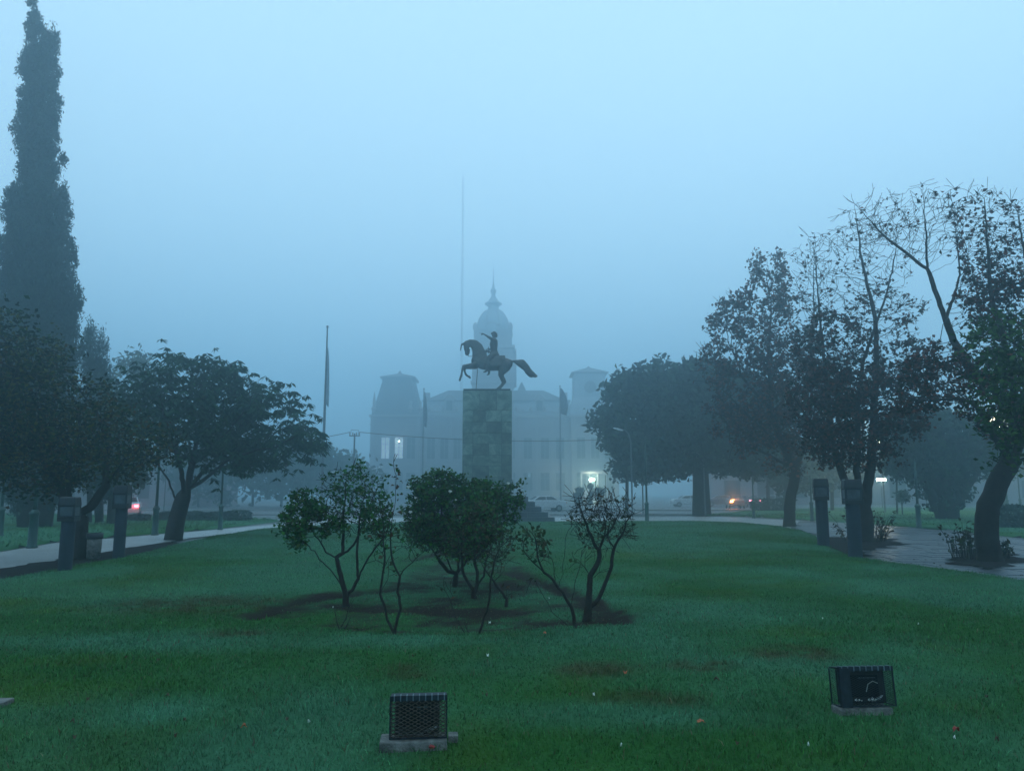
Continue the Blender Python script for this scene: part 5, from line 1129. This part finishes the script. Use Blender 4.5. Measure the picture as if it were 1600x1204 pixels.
# ------------------------------------------------------------------ floodlights in cages on concrete blocks
def floodlight(label, x, yb, wpx, rot, lean, meshed, blk, hr=.72):
    b = G(x, yb); z = h_at(b.x, b.y); root = thing('caged_floodlight', label, 'floodlight', (b.x, b.y + .12, z - .03), rot)
    bw, bd, bh = blk
    o = MB().box((-bw / 2, -bd / 2, -.08), (bw / 2, bd / 2, bh), top=(.006, .006)).build('concrete_block', M['concrete'], root); bevel(o, .008, 2)
    W, H, Dp = wpx, wpx * hr, .085; x0 = .028; zb = bh + .002
    L = Matrix.Rotation(lean, 4, 'X')
    def tr(mb): mb.v = [tuple(L @ Vector((p[0], p[1], p[2] - zb)) + Vector((0, 0, zb))) for p in mb.v]; return mb
    # housing behind the grille
    h = MB().box((x0 - W * .42, .0, zb + .012), (x0 + W * .38, Dp * .8, zb + H * .93)); tr(h); bevel(h.build('lamp_housing', M['black'], root), .01)
    g = tr(MB().box((x0 - W * .31, -.008, zb + .06), (x0 + W * .27, -.002, zb + H * .78))).build('lamp_glass', M['glass'], root)
    rfl = tr(MB().tube([(x0 + W * .30, .02, zb + H * .5), (x0 + W * .34, .015, zb + H * .25), (x0 + W * .26, -.01, zb + .05), (x0 + W * .1, -.015, zb + .03)], [.006, .014, .012, .004], 6)).build('reflector_rim', M['silver'], root)
    tr(MB().box((x0 - W * .1, -.014, zb + H * .70), (x0 + W * .22, -.009, zb + H * .715))).build('housing_lip', M['cage_light'], root)
    # frame bars
    f = MB(); t = .008; yF, yB = -Dp * .55, Dp
    for xx in (x0 - W / 2, x0 + W / 2):
        f.box((xx - t / 2, yF - t / 2, zb), (xx + t / 2, yF + t / 2, zb + H)); f.box((xx - t / 2, yB - t / 2, zb), (xx + t / 2, yB + t / 2, zb + H * .92))
        f.box((xx - t * .4, yF + t / 2, zb), (xx + t * .4, yB - t / 2, zb + t))
    f.box((x0 - W / 2 + t / 2, yF - t * .4, zb), (x0 + W / 2 - t / 2, yF + t * .4, zb + t)); tr(f); f.build('cage_frame', M['cage'], root)
    # slatted top lip
    tr(MB().box((x0 - W / 2 - .003, yF - .008, zb + H - .026), (x0 + W / 2 + .003, yF - .003, zb + H + .004))).build('cage_lip', M['cage'], root)
    ns = 9
    tr(MB().add([(x0 - W / 2, yF, zb + H), (x0 + W / 2, yF, zb + H), (x0 + W / 2, yB, zb + H * .97), (x0 - W / 2, yB, zb + H * .97), (x0 - W / 2, yF, zb + H - .01), (x0 + W / 2, yF, zb + H - .01), (x0 + W / 2, yB, zb + H * .97 - .01), (x0 - W / 2, yB, zb + H * .97 - .01)],
                [(0, 1, 2, 3), (7, 6, 5, 4), (0, 4, 5, 1), (1, 5, 6, 2), (2, 6, 7, 3), (3, 7, 4, 0)])).build('cage_top', M['cage'], root)
    for q in range(ns):
        xx = x0 - W / 2 + W * (q + .5) / ns + .004; tr(MB().box((xx - .0035, yF - .012, zb + H - .027), (xx + .0035, yF + .05, zb + H + .005), )).build('top_strip', M['cage_light'], root)
    # expanded metal grille
    gm = MB(); nx, nz = (8, 11) if meshed else (13, 17); cw, chh = W / nx, H * .96 / nz; rr = .0034 if meshed else .0014
    for i in range(nz):
        for j in range(nx):
            xa = x0 - W / 2 + j * cw; za = zb + .01 + i * chh; yq = yF - .002
            for (p, q) in (((xa, za + chh / 2), (xa + cw / 2, za + chh)), ((xa + cw / 2, za + chh), (xa + cw, za + chh / 2)), ((xa, za + chh / 2), (xa + cw / 2, za)), ((xa + cw / 2, za), (xa + cw, za + chh / 2))):
                gm.tube([(p[0], yq, p[1]), (q[0], yq, q[1])], rr, 4, cap=False)
    for sd in (x0 - W / 2, x0 + W / 2):
        nd = 4; cd = (yB - yF) / nd
        for i in range(nz):
            for j in range(nd):
                ya = yF + j * cd; za = zb + .01 + i * chh * .95
                gm.tube([(sd, ya, za), (sd, ya + cd / 2, za + chh)], rr, 3, cap=False); gm.tube([(sd, ya + cd / 2, za + chh), (sd, ya + cd, za)], rr, 3, cap=False)
    tr(gm); gm.build('wire_mesh', M['cage'] if not meshed else M['rust'], root)
    return root, zb, W, H, x0, L
M['rust'] = mat_basic('rusty_mesh', (.06, .05, .042), .7, metal=.3, var=.5, scale=60)
fl1 = floodlight('caged floodlight with diamond mesh on a grey block, at the bottom centre', 642, 1190, .345, .10, -.04, True, (.42, .20, .085))
root = fl1[0]; MB().box((.215, .03, .0), (.275, .12, .075)).build('cable_box', M['concrete'], root)
fl2 = floodlight('caged floodlight leaning back on a narrow block, lower right', 1360, 1137, .40, .08, -.10, False, (.40, .14, .075), hr=.66)
root, zb, W, H, x0, L = fl2
tr2 = lambda mb: (setattr(mb, 'v', [tuple(L @ Vector((p[0], p[1], p[2] - zb)) + Vector((0, 0, zb))) for p in mb.v]), mb)[1]
tr2(MB().box((x0 - W / 2, -.068, zb), (x0 - W * .31, -.062, zb + H * .98))).build('side_plate', M['cage'], root)
gl = MB()
for x_, s in ((-.05, .011), (-.028, .009), (-.01, .006), (.045, .010), (.07, .013), (.09, .008)): gl.lathe((x_, -.03, zb + .035), [(s * .3, 0), (s, s * .6), (s * .7, s * 1.4), (.001, s * 1.8)], 6)
tr2(gl); o = gl.build('glass_shard', M['petal'], root); o['kind'] = 'stuff'
tr2(MB().tube([(.02, -.05, zb + .10), (.035, -.055, zb + .15), (.07, -.058, zb + .17), (.105, -.056, zb + .155)], .0035, 5)).build('broken_rim', M['silver'], root)
b = G(0, 1116); tag(bevel(MB().box((b.x - .30, b.y - .16, -.06), (b.x + .035, b.y + .10, h_at(b.x, b.y) + .035)).build('concrete_block', M['concrete']), .006), 'flat concrete block cut by the left frame edge', 'concrete block')

# ------------------------------------------------------------------ cars in the fog
def car(label, x, Y, rot, paint, tail=None, head=None, zg=-.13):
    b = P(x, 780, Y); root = thing('parked_car' if not tail else 'car', label, 'car', (b.x, Y, zg), rot)
    prof = [(-2.1, .35), (-2.15, .75), (-1.95, .98), (-1.15, 1.05), (-.55, 1.42), (.75, 1.45), (1.5, 1.05), (2.05, .95), (2.15, .6), (2.1, .32)]
    lower = [p for p in prof if p[1] < 1.06]; mb = MB(); mb.prism(lower, -.82, .82); bevel(mb.build('body', paint, root), .07, 3)
    cabin = [(-1.2, 1.04), (-.55, 1.42), (.75, 1.45), (1.5, 1.04)]; m = MB(); v = [(p[0], s * (.76 if p[1] < 1.2 else .60), p[1]) for s in (-1, 1) for p in cabin]
    m.add(v, [(0, 1, 2, 3), (7, 6, 5, 4), (0, 4, 5, 1), (1, 5, 6, 2), (2, 6, 7, 3), (3, 7, 4, 0)]); bevel(m.build('cabin', paint, root), .03)
    for s in (-1, 1):
        w_ = MB().add([(-1.0, s * .745, 1.08), (-.5, s * .63, 1.37), (.1, s * .63, 1.385), (.1, s * .745, 1.08)], [(0, 1, 2, 3) if s < 0 else (3, 2, 1, 0)]).build('side_window', M['glass'], root)
        MB().add([(.17, s * .745, 1.08), (.17, s * .63, 1.385), (.7, s * .63, 1.39), (1.25, s * .745, 1.08)], [(0, 1, 2, 3) if s < 0 else (3, 2, 1, 0)]).build('side_window', M['glass'], root)
    MB().add([(-1.16, -.66, 1.09), (-1.16, .66, 1.09), (-.62, .54, 1.40), (-.62, -.54, 1.40)], [(0, 1, 2, 3)]).build('windscreen', M['glass'], root).location = (-.02, 0, .01)
    MB().add([(1.46, -.66, 1.09), (1.46, .66, 1.09), (.84, .54, 1.42), (.84, -.54, 1.42)], [(3, 2, 1, 0)]).build('rear_window', M['glass'], root).location = (.02, 0, .01)
    for xx in (-1.35, 1.35):
        for s in (-1, 1): 
            o = MB().tube([(xx, s * .70, .32), (xx, s * .86, .32)], .32, 18).build('wheel', M['tyre'], root); MB().tube([(xx, s * .861, .32), (xx, s * .868, .32)], .18, 12).build('rim', M['silver'], o)
    for s in (-1, 1):
        MB().cbox((2.13, s * .62, .72), (.08, .28, .16)).build('tail_light', tail if tail and not (tail == M['amber_on'] and s > 0) else (M['leaf_red']), root)
        MB().cbox((-2.12, s * .6, .62), (.08, .30, .16)).build('headlight', head or M['lamphead'], root)
    return root
car('foggy pale car with lights on passing right of the monument steps', 848, 74, .25, M['carpale'], head=M['carpale'])
car('pale car with red tail lights seen under the left trees', 201, 58, -1.16, M['carpale'], tail=M['red_on'])
car('dark car with a glowing amber light near the long hedge', 1148, 88, -1.72, M['cardark'], tail=M['amber_on'])
car('dark car with a dim pink tail light just right of the amber one', 1170, 96, -1.5, M['cardark'], tail=M['pink_on'])
car('faint pale parked car behind the long hedge', 1206, 98, .1, M['carpale'])
car('faint pale parked car under the big evergreen', 1075, 98, .05, M['carpale'])
car('faint dark parked car beside the pale one under the evergreen', 1125, 100, .0, M['cardark'])
p = P(1146, 779, 86.2); point('lamp_light', p, (1, .28, .08), 200, .1)
p = P(211, 793, 55.2); point('lamp_light', p, (1, .1, .1), 30, .1)
# warm street lamps hidden behind the right hand trees
def globe_lamp(label, x, y, Y, m, col, W, r=.3):
    p = P(x, y, Y); root = thing('street_lamp', label, 'street lamp', (p.x, Y, -.13)); MB().tube([(0, 0, 0), (0, 0, p.z + .13 - r)], [.08, .05], 8).build('pole', M['pole'], root)
    MB().lathe((0, 0, p.z + .13), [(r * .3, -r), (r * .8, -r * .6), (r, 0), (r * .8, r * .6), (r * .2, r)], 12).build('lamp_globe', m, root, True); point('lamp_light', (p.x, Y - .6, p.z), col, W, .3)
globe_lamp('bright warm street lamp glinting behind the leaves of the planted tree', 1376, 690, 66, M['warm_on'], (1, .85, .55), 900, .5)
globe_lamp('yellow white street lamp glinting through the dark leaves at far right', 1552, 662, 64, M['warm_on'], (1, .85, .5), 900, .5)
MB3 = thing('lit_sign', 'thin white lit sign bar beyond the young tree', 'sign', tuple(P(1377, 749, 84))); MB().box((-.45, -.08, -.12), (.45, .08, .12)).build('panel', M['white_on'], MB3)
MB().tube([(0, .1, -.1), (0, .1, -P(1377, 749, 84).z - .1)], .05, 6).build('post', M['pole'], MB3)

# ------------------------------------------------------------------ fallen leaves and petals
def fleaf(label, x, y, s, mat, seed, group=None, stand=0, name='fallen_leaf', cat='leaf'):
    b = G(x, y); z = h_at(b.x, b.y) + .032; r = random.Random(seed); n = 7; V = [(0, 0, .006)]
    for k in range(n * 2):
        a = k * math.pi / n; q = s * (1.0 if k % 2 == 0 else .68) * (1.15 if k in (0,) else 1) * r.uniform(.85, 1.1); V.append((math.cos(a) * q, math.sin(a) * q * .75, .012 * math.sin(a * 2 + seed) + .3 * s * abs(math.sin(a))))
    F = [(0, 1 + k, 1 + (k + 1) % (2 * n)) for k in range(2 * n)]
    o = mesh_obj(name, V, F, mat); o.location = (b.x, b.y, z); o.rotation_euler = (stand, r.uniform(-.2, .2), r.uniform(0, 6)); tag(o, label, cat, group)
    if stand: o.rotation_euler = (stand, 0, .1)
    sdm = o.modifiers.new('thick', 'SOLIDIFY'); sdm.thickness = .002
fleaf('large orange fallen leaf right of centre on the near lawn', 1096, 1151, .040, M['leaf_orange'], 1)
fleaf('red leaf standing against the concrete block of the centre floodlight', 674, 1189, .020, M['leaf_red'], 2, stand=1.3)
fleaf('small orange leaf between the bed and the right floodlight', 977, 1068, .025, M['leaf_orange'], 3)
fleaf('dark curled leaf left of the right floodlight', 1120, 1078, .028, M['leaf_brown'], 4)
fleaf('rusty leaf in the grass right of the right floodlight', 1496, 1165, .026, M['leaf_red'], 5)
fleaf('dull brown leaf on the grass left of the centre floodlight', 380, 1156, .022, M['leaf_orange'], 6)
fleaf('small dark leaf lying between left frame edge and centre floodlight', 260, 1107, .020, M['leaf_brown'], 7)
fleaf('tan leaf at the front edge of the bed', 851, 1003, .030, M['leaf_orange'], 8)
rp_ = random.Random(12)
for i, (x, y) in enumerate([(762, 1039), (928, 1106), (971, 1188), (1493, 1178), (1264, 1187), (1436, 987), (520, 953), (765, 977), (1286, 977), (858, 938), (482, 1148)]):
    fleaf('tiny white petal lying in the grass', x, y, .009 if i not in (0, 7) else .016, M['petal'], 30 + i, 'white petals scattered on the lawn', name='petal', cat='petal')
for i in range(26):
    x, y = rp_.uniform(20, 1580), rp_.uniform(930, 1195)
    fleaf('small brown fallen leaf lost in the grass', x, y, .014, M['leaf_brown'], 60 + i, 'small brown leaves scattered on the lawn')
for i in range(34):
    x, y = rp_.uniform(1330, 1600), rp_.uniform(845, 893)
    b = G(x, y)
    if sdist(np.array([b.x]), np.array([b.y]), LAWN)[0] > -.3: continue
    n0 = len(bpy.data.objects); fleaf('dark wet leaf stuck to the flagstones', x, y, .03, M['leaf_brown'], 90 + i, 'wet leaves on the flagstone walk')
    bpy.context.scene.objects
for o in bpy.data.objects:
    if o.get('group') == 'wet leaves on the flagstone walk': o.location.z = -.068
print('TRIS', sum(len(m.polygons) for m in bpy.data.meshes), 'tree', tree.count, dense_tree.count, 'stones', len(stones))
